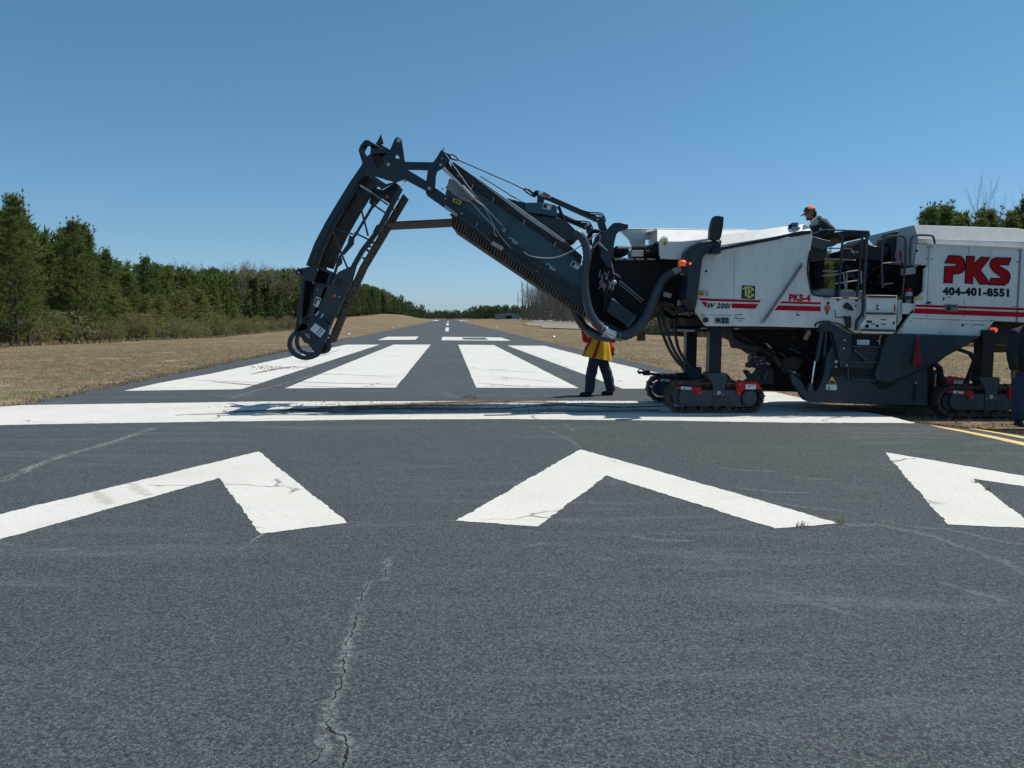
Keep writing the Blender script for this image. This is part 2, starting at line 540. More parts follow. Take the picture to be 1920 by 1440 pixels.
edge_r = [G(1720, 793), G(1745, 796.5), G(1790, 801), G(1830, 806), G(1875, 810.5), G(1920, 815)]
def ragged(a, b, n, amp):
    out_ = []
    for i in range(n):
        f = i / n; p = a.lerp(b, f); d = (b - a).normalized(); nn = Vector((-d.y, d.x, 0))
        out_.append(p + nn * noise.noise(p * 1.3) * amp + nn * noise.noise(p * 6) * amp * .4)
    return out_
pave = []
pave += ragged(W_(-8.2, -30), W_(-8.2, 60), 160, .10) + ragged(W_(-8.2, 60), W_(-8.2, 1500), 60, .1)
pave += [W_(-8.2, 1500), W_(6.9, 1500)]
pave += ragged(W_(6.9, 1490), W_(6.95, 60), 50, .1) + ragged(W_(6.95, 60), W_(7.1, 14), 100, .12)
pave += [Vector(p) for p in edge_r] + [Vector((9.0, 10.1, 0)), Vector((12, 9.2, 0)), Vector((30, 7.2, 0)), Vector((60, 6, 0)), Vector((60, -30, 0))]
def flat(name, pts, z, m, kind='structure', th=0.0, mats=None):
    tri = geometry.tessellate_polygon([[Vector((p.x, p.y, 0)) for p in pts]])
    me = bpy.data.meshes.new(name)
    me.from_pydata([(p.x, p.y, z) for p in pts], [], [tuple(q) for q in tri])
    bm = bmesh.new(); bm.from_mesh(me)
    bmesh.ops.recalc_face_normals(bm, faces=bm.faces)
    if bm.faces and sum(f_.normal.z * f_.calc_area() for f_ in bm.faces) < 0:
        bmesh.ops.reverse_faces(bm, faces=bm.faces)
    bm.to_mesh(me); bm.free()
    o = link_mesh(name, me, m); o['kind'] = kind
    return o
flat('runway', pave, 0.0, am)

# white marking paint: worn, with fine cracks that show the asphalt
def marking_mat(name, colr, wear=.35, crackscale=.45):
    m = bpy.data.materials.new(name); t, b, out = nodes(m)
    vec = N(t, 'ShaderNodeTexCoord').outputs['Object']
    n0 = noise_tex(t, vec, 1.3, 4, .6); n1 = noise_tex(t, vec, 38, 4, .7); n2 = noise_tex(t, vec, 5, 5, .7)
    c = mixc(t, ramp(t, n0, [(.4, 0), (.7, .5)]), colr, tuple(q * .88 for q in colr))
    c = mixc(t, ramp(t, n2, [(.62, 0), (.8, .35)]), c, (.50, .45, .38))
    c = mixc(t, ramp(t, n1, [(.32, .6), (.46, 0)]), c, (.30, .29, .26))
    c = mixc(t, ramp(t, noise_tex(t, vec, .45, 4, .6), [(.50, 0), (.70, .45)]), c, (.47, .45, .40))
    t.links.new(c, b.inputs['Base Color']); b.inputs['Roughness'].default_value = .75; b.inputs['Specular IOR Level'].default_value = .25
    wv = N(t, 'ShaderNodeVectorMath', operation='ADD')
    nz = N(t, 'ShaderNodeTexNoise'); nz.inputs['Scale'].default_value = 1.1; nz.inputs['Detail'].default_value = 4
    t.links.new(vec, nz.inputs['Vector'])
    sc_ = N(t, 'ShaderNodeVectorMath', operation='SCALE'); sc_.inputs['Scale'].default_value = .9
    t.links.new(nz.outputs['Color'], sc_.inputs[0]); t.links.new(vec, wv.inputs[0]); t.links.new(sc_.outputs[0], wv.inputs[1])
    mp = N(t, 'ShaderNodeMapping'); mp.inputs['Scale'].default_value = (.45, 1.0, 1); t.links.new(wv.outputs[0], mp.inputs[0])
    ve = vor(t, mp.outputs[0], crackscale, 'DISTANCE_TO_EDGE')
    gate = noise_tex(t, vec, .5, 3, .6)
    crack = mathn(t, 'MULTIPLY', ramp(t, ve.outputs['Distance'], [(.0, 1), (.006, 0)]), ramp(t, gate, [(.48, 0), (.56, 1)]))
    spots = ramp(t, noise_tex(t, vec, 16, 5, .78), [(.655 - wear * .08, 0), (.70, 1)])
    spots = mathn(t, 'MULTIPLY', spots, ramp(t, noise_tex(t, vec, 1.7, 3, .6), [(.44, .25), (.60, 1)]))
    a = mathn(t, 'MAXIMUM', crack, mathn(t, 'MULTIPLY', spots, .8))
    tr = N(t, 'ShaderNodeBsdfTransparent'); mx = N(t, 'ShaderNodeMixShader')
    t.links.new(a, mx.inputs[0]); t.links.new(b.outputs[0], mx.inputs[1]); t.links.new(tr.outputs[0], mx.inputs[2]); t.links.new(mx.outputs[0], out.inputs[0])
    bump(t, b, n1, .35, .006)
    return m
M['paintw'] = marking_mat('white runway paint', (.61, .59, .53))
M['painty'] = marking_mat('yellow taxi line paint', (.78, .50, .17), .2)

MARKN = [0]
def marking(pts, m=None, amp=.012, name='runway_marking'):
    P3 = [G(u, v) for u, v in pts]
    out_ = []
    for i, a in enumerate(P3):
        b_ = P3[(i + 1) % len(P3)]
        n = max(1, min(260, int((b_ - a).length / .02)))
        if a.y > 22: n = max(1, min(40, int((b_ - a).length / .4)))
        d = (b_ - a).normalized(); nn = Vector((-d.y, d.x, 0))
        for k in range(n):
            p = a.lerp(b_, k / n)
            if k: p = p + nn * (noise.noise(p * 9 + Vector((MARKN[0], 0, 0))) * amp * 1.2 + noise.noise(p * 31) * amp * 1.1 + noise.noise(p * 2.3) * amp * 1.3)
            out_.append(p)
    MARKN[0] += 3
    return flat(name, out_, .004, m or M['paintw'])
marking([(485, 847), (651, 981), (488, 1002), (411, 897), (0, 1012), (-420, 1132), (-420, 1082), (0, 965)])
marking([(1088, 843), (1200, 874), (1575, 982), (1453, 992), (1137, 892), (1009, 988), (855, 977)])
marking([(1658, 848), (1920, 893), (2110, 926), (2110, 941), (1824, 898), (1945, 992), (1777, 984)])
marking([(-300, 771), (0, 763), (40, 760), (300, 756), (500, 753), (1100, 752), (1430, 752.5), (1430, 735), (1451, 735), (1504, 747), (1600, 770), (1640, 776),
         (1680, 784), (1717, 793.6), (1500, 793), (1200, 788.5), (950, 786), (700, 787), (400, 791), (100, 795.5), (-300, 803)], amp=.02)
marking([(232, 733), (300, 718), (395, 701), (540, 670), (600, 657), (649, 646.3), (712, 646.3), (452, 730)])
marking([(738, 646.2), (807.5, 646.2), (742, 727), (534, 728.3)])
marking([(859, 646.4), (926, 647), (1085, 728), (893, 727)])
marking([(951, 648), (1021, 648.4), (1101, 669), (1239, 701), (1330, 722), (1345, 729), (1167, 729)])
marking([(727, 631.5), (785, 631), (779, 637), (708, 637.6)])
o_ = marking([(830, 631.5), (940, 632.8), (958, 639), (827.5, 638)])
flat('runway_marking_gap', [G(866, 633.2), G(909, 633.4), (G(916, 637.3)), G(869, 636.8)], .008, am)
for q in ([(835.8, 614), (841.6, 614), (841.2, 621.3), (834.6, 621.3)], [(837.4, 606.6), (841.4, 606.6), (841.0, 610), (836.8, 610)],
          [(838.6, 603.4), (841.4, 603.4), (841.1, 605), (838.2, 605)], [(839.4, 601.2), (841.2, 601.2), (841, 602.2), (839.2, 602.2)],
          [(811, 600), (823, 600.2), (820, 601.6), (806, 601.4)], [(863, 600.2), (873, 600.4), (876, 601.8), (862, 601.6)]):
    marking(q, amp=.0)
YL = [(1742, 796.5), (1760, 799.8), (1800, 806.2), (1860, 817.5), (1920, 830), (2050, 862), (2050, 870), (1920, 836), (1860, 822), (1800, 809.5), (1760, 801.8)]
marking(YL, M['painty'], .008, 'taxiway_line')
marking([(1812, 802.2), (1850, 807.5), (1920, 819), (2050, 843), (2050, 848), (1920, 823), (1870, 813), (1830, 806)], M['painty'], .006, 'taxiway_line')

# cracks: a dark jagged gap with a pale dusty halo, both lying on the asphalt
def ribbon(name, pts, wfun, z, m, jitter=0, seed=0, step=.03):
    P3 = [G(u, v) for u, v in pts]; rr = random.Random(seed)
    q = []
    for a, b_ in zip(P3, P3[1:]):
        n = max(1, int((b_ - a).length / step))
        for k in range(n): q.append(a.lerp(b_, k / n))
    q.append(P3[-1]); vv, ff, uv = [], [], []
    if jitter:
        q = [p + Vector((noise.noise(p * 14) * jitter + noise.noise(p * 45) * jitter * .6, noise.noise(p * 14 + Vector((9, 0, 0))) * jitter * .6, 0)) for p in q]
    for i, p in enumerate(q):
        d = (q[min(i + 1, len(q) - 1)] - q[max(i - 1, 0)]).normalized(); nn = Vector((-d.y, d.x, 0)); w_ = wfun(i / len(q), p)
        vv += [(p + nn * w_).to_tuple()[:2] + (z,), (p - nn * w_).to_tuple()[:2] + (z,)]
    for i in range(len(q) - 1): ff.append((2 * i, 2 * i + 1, 2 * i + 3, 2 * i + 2))
    me = bpy.data.meshes.new(name); me.from_pydata(vv, [], ff)
    ul = me.uv_layers.new(name='uv')
    for lp in me.loops: ul.data[lp.index].uv = (lp.vertex_index % 2, (lp.vertex_index // 2) / len(q))
    o = link_mesh(name, me, m); o['kind'] = 'structure'
    return o
hm = bpy.data.materials.new('pale dust along a crack'); t, b, out = nodes(hm)
tc = N(t, 'ShaderNodeTexCoord'); vec = tc.outputs['Object']
sx = N(t, 'ShaderNodeSeparateXYZ'); t.links.new(tc.outputs['UV'], sx.inputs[0])
e_ = mathn(t, 'ABSOLUTE', mathn(t, 'SUBTRACT', mathn(t, 'MULTIPLY', sx.outputs[0], 2), 1))
a = mathn(t, 'SUBTRACT', noise_tex(t, vec, 28, 4, .75), mathn(t, 'MULTIPLY', e_, .30))
a = mathn(t, 'MULTIPLY', ramp(t, a, [(.33, 0), (.50, .62)]), ramp(t, noise_tex(t, vec, 3, 2, .5), [(.3, .25), (.55, 1)]))
b.inputs['Base Color'].default_value = (.235, .25, .25, 1); b.inputs['Roughness'].default_value = .9
tr = N(t, 'ShaderNodeBsdfTransparent'); mx = N(t, 'ShaderNodeMixShader')
t.links.new(a, mx.inputs[0]); t.links.new(tr.outputs[0], mx.inputs[1]); t.links.new(b.outputs[0], mx.inputs[2]); t.links.new(mx.outputs[0], out.inputs[0])
M['halo'] = hm
h3 = hm.copy(); h3.name = 'pale gravelly crack fill'; h3.node_tree.nodes['Principled BSDF'].inputs['Base Color'].default_value = (.33, .335, .30, 1)
h2 = hm.copy(); h2.name = 'faint pale scuff'
for n_ in h2.node_tree.nodes:
    if n_.type == 'VALTORGB' and abs(n_.color_ramp.elements[1].color[0] - .62) < .01: n_.color_ramp.elements[1].color = (.34, .34, .34, 1)
ck = bpy.data.materials.new('crack gap'); t, b, out = nodes(ck); b.inputs['Base Color'].default_value = (.008, .009, .010, 1); b.inputs['Roughness'].default_value = 1
cr1 = [(728.5, 1047), (724, 1070), (719, 1090)]
cr2 = [(693, 1090), (688, 1098), (683, 1112), (676.6, 1125), (674, 1143), (666, 1165), (663, 1186), (652, 1206), (649, 1230), (642, 1250), (648, 1258), (640, 1274), (639, 1290), (628, 1308), (618, 1324), (620, 1340), (612, 1358), (624, 1372), (643, 1380), (645, 1392), (654, 1408), (647, 1425), (641, 1443)]
cr3 = [(612, 1366), (606, 1386), (611, 1404), (600, 1420), (580, 1436)]
def gapw(k, sd):
    def f_(i, p):
        q = noise.noise(p * 5 + Vector((sd, 0, 0))); r_ = noise.noise(p * 23 + Vector((0, sd, 0)))
        return max(.0003, k * (.35 + q * .8 + max(0, r_) * 1.6))
    return f_
for i, c_ in enumerate((cr1, cr2, cr3)):
    ribbon('pavement_crack_dust', c_, lambda f_, p: .055 + .03 * noise.noise(p * 3), .003, M['halo'], .01, i)
    ribbon('pavement_crack', c_, gapw((.0022, .0040, .0032)[i], i * 5), .006, ck, .018, i, .012)
ribbon('pavement_crack_dust', [(0, 904), (50, 880), (110, 857), (180, 838), (230, 823), (285, 803)], lambda f_, p: .12 + .05 * noise.noise(p * 2), .003, h3, .04, 3, .06)
ribbon('pavement_crack', [(0, 904), (50, 880), (110, 857), (180, 838), (230, 823), (285, 803)], gapw(.005, 9), .006, ck, .04, 4, .03)
ribbon('pavement_crack_dust', [(655, 980), (730, 978), (800, 980), (858, 977)], lambda f_, p: .03, .003, h2, .02, 5, .05)
ribbon('pavement_crack_dust', [(430, 748), (460, 738), (530, 720), (600, 700), (660, 684)], lambda f_, p: .10, .003, M['halo'], .05, 5, .1)
ribbon('pavement_crack_dust', [(1010, 800), (1040, 812), (1070, 826), (1088, 841)], lambda f_, p: .09, .003, h2, .05, 6, .06)
ribbon('pavement_crack_dust', [(880, 805), (935, 796), (1010, 800), (1060, 797), (1075, 808)], lambda f_, p: .08, .003, h2, .05, 7, .06)
ribbon('pavement_crack_dust', [(490, 1003), (462, 1022), (445, 1034)], lambda f_, p: .04, .003, M['halo'], .02, 8, .05)
ribbon('pavement_crack_dust', [(1575, 984), (1650, 985), (1740, 1004), (1830, 1035), (1920, 1072), (2000, 1110)], lambda f_, p: .09, .003, h2, .05, 8, .05)
ribbon('pavement_crack_dust', [(1650, 975), (1720, 990), (1777, 992), (1850, 1010), (1930, 1024)], lambda f_, p: .06, .003, h2, .05, 9, .05)
ribbon('pavement_crack_dust', [(800, 738), (830, 735), (860, 748), (900, 742), (960, 738), (990, 744)], lambda f_, p: .25, .003, h2, .1, 10, .1)
for i, (u0, v0, u1, v1) in enumerate([(1330, 875, 1450, 884), (1470, 893, 1560, 899), (1380, 915, 1520, 925), (1560, 905, 1640, 916), (1450, 942, 1600, 960), (1640, 878, 1760, 884), (950, 1024, 1020, 1018), (1100, 1040, 1150, 1052), (0, 1018, 60, 1026), (80, 1030, 140, 1028), (1430, 1100, 1620, 1160), (1760, 1090, 1900, 1130), (1180, 1006, 1290, 1015)]):
    ribbon('pavement_crack_dust', [(u0, v0), ((u0 + u1) / 2, (v0 + v1) / 2 + 3), (u1, v1)], lambda f_, p: .05 + .12 * (.25 - (f_ - .5) ** 2), .003, h2, .04, 20 + i, .05)

# brown milled dirt and crumbs over the transverse white bar
dm = bpy.data.materials.new('brown dirt film'); t, b, out = nodes(dm)
tc = N(t, 'ShaderNodeTexCoord'); vec = tc.outputs['Object']
sx = N(t, 'ShaderNodeSeparateXYZ'); t.links.new(tc.outputs['UV'], sx.inputs[0])
e_ = mathn(t, 'ABSOLUTE', mathn(t, 'SUBTRACT', mathn(t, 'MULTIPLY', sx.outputs[0], 2), 1))
mp = N(t, 'ShaderNodeMapping'); mp.inputs['Scale'].default_value = (.6, 3.2, 1); t.links.new(vec, mp.inputs[0])
a = mathn(t, 'SUBTRACT', noise_tex(t, mp.outputs[0], 5, 6, .75), mathn(t, 'MULTIPLY', e_, .2))
a = ramp(t, a, [(.30, 0), (.46, .9)])
b.inputs['Base Color'].default_value = (.17, .095, .065, 1); b.inputs['Roughness'].default_value = .95
tr = N(t, 'ShaderNodeBsdfTransparent'); mx = N(t, 'ShaderNodeMixShader')
t.links.new(a, mx.inputs[0]); t.links.new(tr.outputs[0], mx.inputs[1]); t.links.new(b.outputs[0], mx.inputs[2]); t.links.new(mx.outputs[0], out.inputs[0])
def dirt(pts, w_, m=dm):
    o = ribbon('dirt', pts, lambda f_, p: w_ * (.3 + 2.8 * f_ * (1 - f_)), .009, m, .05, 2, .1); return o
dirt([(600, 764), (720, 760), (850, 756), (960, 754), (1060, 756)], .34)
dirt([(560, 768), (700, 763), (820, 760), (950, 759)], .24)
dirt([(500, 770), (620, 766), (760, 765), (900, 764)], .12)
dirt([(1000, 760), (1100, 757), (1200, 757)], .10)
dirt([(760, 757), (880, 754), (980, 753)], .12)
dirt([(330, 779), (420, 776), (500, 770), (620, 766), (740, 766)], .10)
dirt([(470, 702), (520, 692), (545, 688), (600, 690)], .14)
dirt([(395, 716), (470, 722), (540, 727)], .10)
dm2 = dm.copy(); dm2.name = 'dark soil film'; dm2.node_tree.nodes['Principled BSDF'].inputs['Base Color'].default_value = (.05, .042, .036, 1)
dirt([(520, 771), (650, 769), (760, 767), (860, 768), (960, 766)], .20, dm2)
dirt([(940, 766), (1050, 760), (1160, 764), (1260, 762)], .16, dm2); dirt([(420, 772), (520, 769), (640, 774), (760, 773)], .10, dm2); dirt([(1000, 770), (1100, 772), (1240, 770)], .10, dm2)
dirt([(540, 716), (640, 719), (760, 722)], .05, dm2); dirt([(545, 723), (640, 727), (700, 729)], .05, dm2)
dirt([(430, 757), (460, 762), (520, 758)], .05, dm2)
dirt([(560, 700), (650, 703), (745, 707)], .04, dm2); dirt([(860, 690), (930, 694), (1010, 700)], .035, dm2); dirt([(640, 665), (720, 668), (790, 671)], .03, dm2); dirt([(350, 712), (430, 716), (500, 718)], .04, dm2); dirt([(560, 680), (600, 668), (640, 655)], .04, dm2); dirt([(870, 706), (950, 708), (1050, 718)], .03, dm2); dirt([(890, 718), (960, 724), (1050, 727)], .05, dm2)
sm_ = dm.copy(); sm_.name = 'soil and boom shade film'; sm_.node_tree.nodes['Principled BSDF'].inputs['Base Color'].default_value = (.13, .12, .105, 1)
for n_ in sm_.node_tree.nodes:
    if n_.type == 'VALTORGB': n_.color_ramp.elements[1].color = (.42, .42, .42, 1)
o_ = ribbon('dirt', [(430, 772), (560, 771), (760, 771.5), (950, 771), (1100, 770.5), (1240, 770)], lambda f_, p: .55 * min(1, 6 * f_ + .2), .007, sm_, .05, 6, .1)  # soil tint laid along the boom's shadow, painting that shadow deeper
# tyre scuffs over the left chevron arm
tm = dm.copy(); tm.name = 'tan tyre scuff'; tm.node_tree.nodes['Principled BSDF'].inputs['Base Color'].default_value = (.50, .46, .40, 1)
for n_ in tm.node_tree.nodes:
    if n_.type == 'VALTORGB': n_.color_ramp.elements[1].color = (.38, .38, .38, 1)
    if n_.type == 'MAPPING': n_.inputs['Scale'].default_value = (2, 2, 1)
dirt([(176, 922), (192, 934), (206, 946)], .085, tm); dirt([(244, 906), (260, 917), (276, 930)], .08, tm)
rr = random.Random(3)
vv, ff = [], []
def crumb(c, r):
    k = len(vv)
    for d in ((1, 0, 0), (-1, 0, 0), (0, 1, 0), (0, -1, 0), (0, 0, 1)):
        vv.append((c.x + d[0] * r * rr.uniform(.6, 1.3), c.y + d[1] * r * rr.uniform(.6, 1.3), c.z + d[2] * r * rr.uniform(.5, 1.1)))
    for a_, b_, c_ in ((0, 2, 4), (2, 1, 4), (1, 3, 4), (3, 0, 4)): ff.append((k + a_, k + b_, k + c_))
for i in range(1500):
    u = rr.gauss(800, 190); v = 758 + rr.gauss(0, 3.5) + (u - 800) * -.004
    if 390 < u < 1250: crumb(G(u, v, .004), rr.uniform(.004, .014) * (2 if rr.random() < .05 else 1))
for i in range(160):
    crumb(G(rr.uniform(470, 560), rr.gauss(689, 2), .004), rr.uniform(.006, .03))
for i in range(60): crumb(G(rr.gauss(884, 9), rr.gauss(745, 1.5), .004), rr.uniform(.01, .035))
for i in range(500):
    crumb(G(rr.uniform(0, 1920), 800 + 640 * rr.random() ** 2, .0), rr.uniform(.002, .006))
me = bpy.data.meshes.new('crumbs'); me.from_pydata(vv, [], ff)
cr_o = link_mesh('dirt_crumbs', me, mat('brown crumbs', (.10, .068, .045), .95, dirt=(.16, .13, .10)))
tag(cr_o, 'brown crumbs of milled dirt scattered along the white bar across the runway', 'debris', kind='stuff')

# ------------------------------------------------------------------ milling machine
YN, YB = 13.4, 15.5
mm = empty('milling_machine', (6.2, 14.5, 0), 'large white and slate blue road milling machine with a raised folding conveyor', 'milling machine')
def text(name, s, u0, v0t, v0b, u1, v1t, v1b, Y, m, parent, shear=0, bold=0.0, depth=.004):
    """lettering fitted into a photo-measured quad (left edge u0: top/bottom, right edge u1: top/bottom)"""
    cu = bpy.data.curves.new(name, 'FONT'); cu.body = s; cu.size = 1; cu.shear = shear; cu.offset = bold; cu.extrude = .5; cu.space_character = 1.12
    ob = bpy.data.objects.new('tmp_text', cu); COL.objects.link(ob)
    dg = bpy.context.evaluated_depsgraph_get(); dg.update()
    me = bpy.data.meshes.new_from_object(ob.evaluated_get(dg)); bpy.data.objects.remove(ob)
    xs = [v.co.x for v in me.vertices]; ys = [v.co.y for v in me.vertices]
    a, b_, c_, d_ = min(xs), max(xs), min(ys), max(ys)
    for v in me.vertices:
        fx = (v.co.x - a) / (b_ - a); fy = (v.co.y - c_) / (d_ - c_)
        u = u0 + (u1 - u0) * fx; vt = v0t + (v1t - v0t) * fx; vb = v0b + (v1b - v0b) * fx
        p = P(u, vb + (vt - vb) * fy, Y); v.co = (p.x, Y + (depth if v.co.z < 0 else 0), p.z)
    me.transform(Matrix.Translation(-ORG[parent.name]))
    me.name = name; me.materials.clear()
    return link_mesh(name, me, m, parent)

def decal(name, pts, Y, m, parent, ink=None, th=.004, label=None, rows=3):
    """a flat film or enamel label with small printed bars"""
    b = MB().plate(pts, Y, th)
    o = b.build(name, m, parent, smooth=False, label=label)
    return o
def ink(parent, pts, Y, bars, m=None):
    """printed marks: bars given in 0..1 coordinates of the quad pts (TL,TR,BR,BL)"""
    q = [Vector(p) for p in pts]; b = MB()
    def at(x, y): return tuple((q[0].lerp(q[1], x)).lerp(q[3].lerp(q[2], x), y))
    for x0, y0, x1, y1 in bars: b.plate([at(x0, y0), at(x1, y0), at(x1, y1), at(x0, y1)], Y - .003, .002)
    return b.build('print', m or M['labelink'], parent, smooth=False)

# ---- discharge conveyor: inner boom
YA, YZ = 13.95, 15.10            # near and far side of the conveyor
boom = MB()
side = [(842, 335), (862, 338), (886, 352), (1089, 486), (1092, 554), (1010, 508), (895, 425), (835, 364)]
boom.plate(side, YA, .05); boom.plate(side, YZ, .05)
boom_o = boom.build('conveyor_side', M['blue2'], mm, .006)
b = MB()
for Y in (YA - .03, YZ - .03):
    b.plate([(795, 350), (815, 351), (1097, 549), (1099, 569), (1090, 570), (800, 366)], Y, .10)      # lower chord
    b.plate([(842, 402), (850, 400), (1097, 575), (1094, 580)], Y + .02, .06)
b.build('conveyor_chord', M['blue'], mm, .006)
b = MB()
for Y in (YA - .06, YZ - .06):
    b.plate([(846, 306), (850, 303), (900, 338), (1062, 454), (1092, 480), (1090, 492), (1056, 467), (893, 356), (846, 316)], Y, .12)  # black upper rail
b.build('upper_rail', M['black'], mm, .006)
b = MB()
b.plate([(894, 336), (899, 336), (1060, 451), (1056, 455), (986, 408)], YA - .08, .04)
b.plate([(884, 334), (893, 337), (1051, 448), (1049, 450)], YA - .04, .04)
b.build('belt_cover_lip', M['lgrey'], mm, .004)
b = MB()       # carrying belt (top) and return belt (underside)
b.strip([(846, 322), (905, 366), (1086, 492)], YA + .06, YZ - YA - .08, 4)
b.strip([(850, 425), (1097, 592)], YA + .03, YZ - YA, 4); b.plate([(846, 398), (1098, 570), (1098, 592), (848, 427)], YA + .05, .03)
belt = b.build('belt', M['belt'], mm)
b = MB()
for i in range(47):                        # chevron ribs on the return belt
    f = i / 46; u = 854 + f * 240; v = 417.5 + f * 163.5
    b.plate([(u + 2, v - 6), (u + 4.3, v - 4.5), (u - .2, v + 9.5), (u - 2.4, v + 8.5)], YA + .01, .03)
    b.tube([(u - 1, v + 12.5, YA + .02), (u + 7, v + 15.5, YA + .45), (u - 1, v + 12.5, YZ)], .9, n=4, smooth=False)
b.build('belt_ribs', M['cleat'], belt, smooth=False)
b = MB()
for u, v in ((886, 352), (925, 376), (983, 418), (1041, 459), (894, 424), (1009, 506)):
    b.bar(u + 1, v - 6, u - 2, v + 3, YA - .07, 1.1, 6)
for u, v in ((829, 354), (835, 372), (866, 400)): b.disc(u, v, YA - .07, 1.6, .05, 10)
b.build('clamp', M['steel'], mm)
b = MB()
b.plate([(835, 352), (846, 336), (888, 372), (879, 380), (862, 374)], YA - .06, .03)
b.build('gusset', M['grey'], mm, .004)
b = MB()       # long hydraulic cylinder beside the boom
b.bar(831, 315, 868, 352, YA - .14, 3.0); 
b.build('cylinder_rod', M['chrome'], mm)
b = MB()
b.bar(866, 350, 888, 373, YA - .14, 4.4); b.bar(905, 385, 943, 424, YA - .12, 1.9); b.disc(945, 431, YA - .16, 4.5, .1, 12)
b.bar(888, 373, 907, 387, YA - .13, 2.0)
b.build('cylinder_barrel', M['grey'], mm)
b = MB()
b.bar(834, 387, 857, 404, YA - .12, 3.0); b.bar(923, 455, 943, 467, YA - .12, 4.0)
b.build('spring_strut', M['lgrey'], mm)
b = MB()
b.tube([(855, 402), (880, 419), (905, 438), (925, 457)], 2.6, YA - .11)
b.build('strut_tube', M['hose'], mm)
b = MB()       # thin lines along the boom side
b.tube([(866, 370), (878, 375), (890, 386), (905, 403), (925, 424), (927, 436), (932, 444)], .9, YA - .12)
b.tube([(835, 288), (850, 310), (880, 352), (905, 385), (925, 420), (938, 442), (960, 467), (980, 482)], .9, YA - .1)
b.tube([(982, 472), (995, 480), (1020, 484), (1045, 482), (1070, 472), (1095, 457), (1113, 443), (1124, 437)], 1.1, YA - .16)
b.build('control_line', M['lgrey'], mm)
b = MB()
b.tube([(918, 440), (935, 450), (950, 462), (968, 474), (985, 488), (1010, 505), (1045, 525), (1075, 542)], 2.0, YA - .1)
b.build('hydraulic_line', M['rubber'], mm)
def lab(pts, Y, parent=None, bars=None, name='warning_label'):
    o = decal(name, pts, Y, M['label'], parent or mm)
    ink(o, pts, Y, bars or [(.08, .15, .4, .85), (.5, .1, .92, .3)])
    return o
lab([(955, 444), (971, 454), (968, 462), (953, 452)], YA - .008)
lab([(1026, 493), (1042, 504), (1037, 511), (1022, 500)], YA - .008)
lab([(1074, 488), (1089, 497), (1084, 506), (1069, 497)], YA - .008)
decal('tie_down_label', [(850, 371), (866, 377), (863, 385), (849, 378)], YA - .07, M['yellow'], mm)
ink(mm, [(850, 371), (866, 377), (863, 385), (849, 378)], YA - .072, [(.2, .2, .45, .8), (.55, .2, .8, .8)])

# ---- knuckle bracket at the top of the boom
brk = [(672, 282), (675, 273), (683, 263), (690, 262), (695, 265), (707, 272), (728, 286), (731, 281), (740, 260), (744, 257), (749, 257), (753, 261), (759, 303), (812, 304), (818, 296), (827, 281), (832, 283),
       (839, 292), (839, 300), (835, 312), (820, 321), (817, 330), (816, 348), (813, 357), (809, 361), (797, 357), (758, 336), (735, 345), (715, 355), (700, 340), (683, 320), (679, 305)]
holes = [[(689, 273), (694, 273), (695, 279), (694, 288), (688, 293), (683, 285)], [(744, 289), (750, 297), (738, 297)], [(764, 318), (802, 319), (799, 339)], [(701, 330), (739, 341), (724, 345)],
         [(697, 291), (706, 288), (724, 302), (720, 312), (706, 314)]]
b = MB()
for Y in (YA - .10, YZ + .06): b.plate(brk, Y, .045, holes)
br = b.build('knuckle_bracket', M['blue'], mm, .006)
b = MB(); b.disc(707, 302, YA - .04, 13, YZ - YA + .08, 24); b.build('head_pulley', M['rubber'], mm)
b = MB()
for u, v, r in ((747.5, 263, 4), (728, 308, 3.4), (759, 339, 2.6), (805, 353, 3), (826, 309, 2.5), (801, 320, 1.6), (829, 297, 1.6)): b.disc(u, v, YA - .115, r, .03, 14)
b.build('pin', M['steel'], br)
b = MB(); b.plate([(714, 251), (716, 259), (719, 268), (712, 272), (704, 270), (710, 260)], YA, .05); b.plate([(714, 251), (716, 259), (719, 268), (712, 272), (704, 270), (710, 260)], YZ, .05)
b.plate([(709, 268), (732, 281), (730, 286), (708, 273)], YA + .02, 1.1)
b.build('scraper', M['blue'], mm, .004)
b = MB()
b.plate([(829, 281), (833, 277), (831, 283), (844, 290), (846, 297), (841, 303), (848, 318), (880, 350), (870, 358), (838, 325), (832, 300)], YA - .02, .05)
b.build('rail_end', M['black'], mm)

# ---- folded conveyor section hanging down from the knuckle
YA2, YZ2 = 13.90, 15.05
b = MB()
b.strip([(681, 309), (659, 341), (636, 378), (612, 418), (592, 456), (576, 498)], YA2, YZ2 - YA2, 5)
b.strip([(569, 523), (563, 570), (556, 614)], YA2 - .02, YZ2 - YA2, 5)
b.build('belt_cover', M['blue'], mm, .006)
b = MB(); b.strip([(690, 330), (670, 360), (650, 393), (629, 430), (612, 466), (600, 498)], YA2 + .12, YZ2 - YA2 - .14, 3); b.build('inner_belt_shade', M['void'], mm)  # near-black belt sheet added to paint the shade inside the cover
b = MB()
for Y in (YA2 - .02, YZ2):
    b.plate([(679, 307), (686, 308), (688, 320), (664, 352), (640, 391), (617, 431), (598, 470), (590, 497), (576, 498), (590, 456), (612, 417), (636, 377), (659, 340)], Y, .03)
b.build('cover_flange', M['blue'], mm, .004)
b = MB()
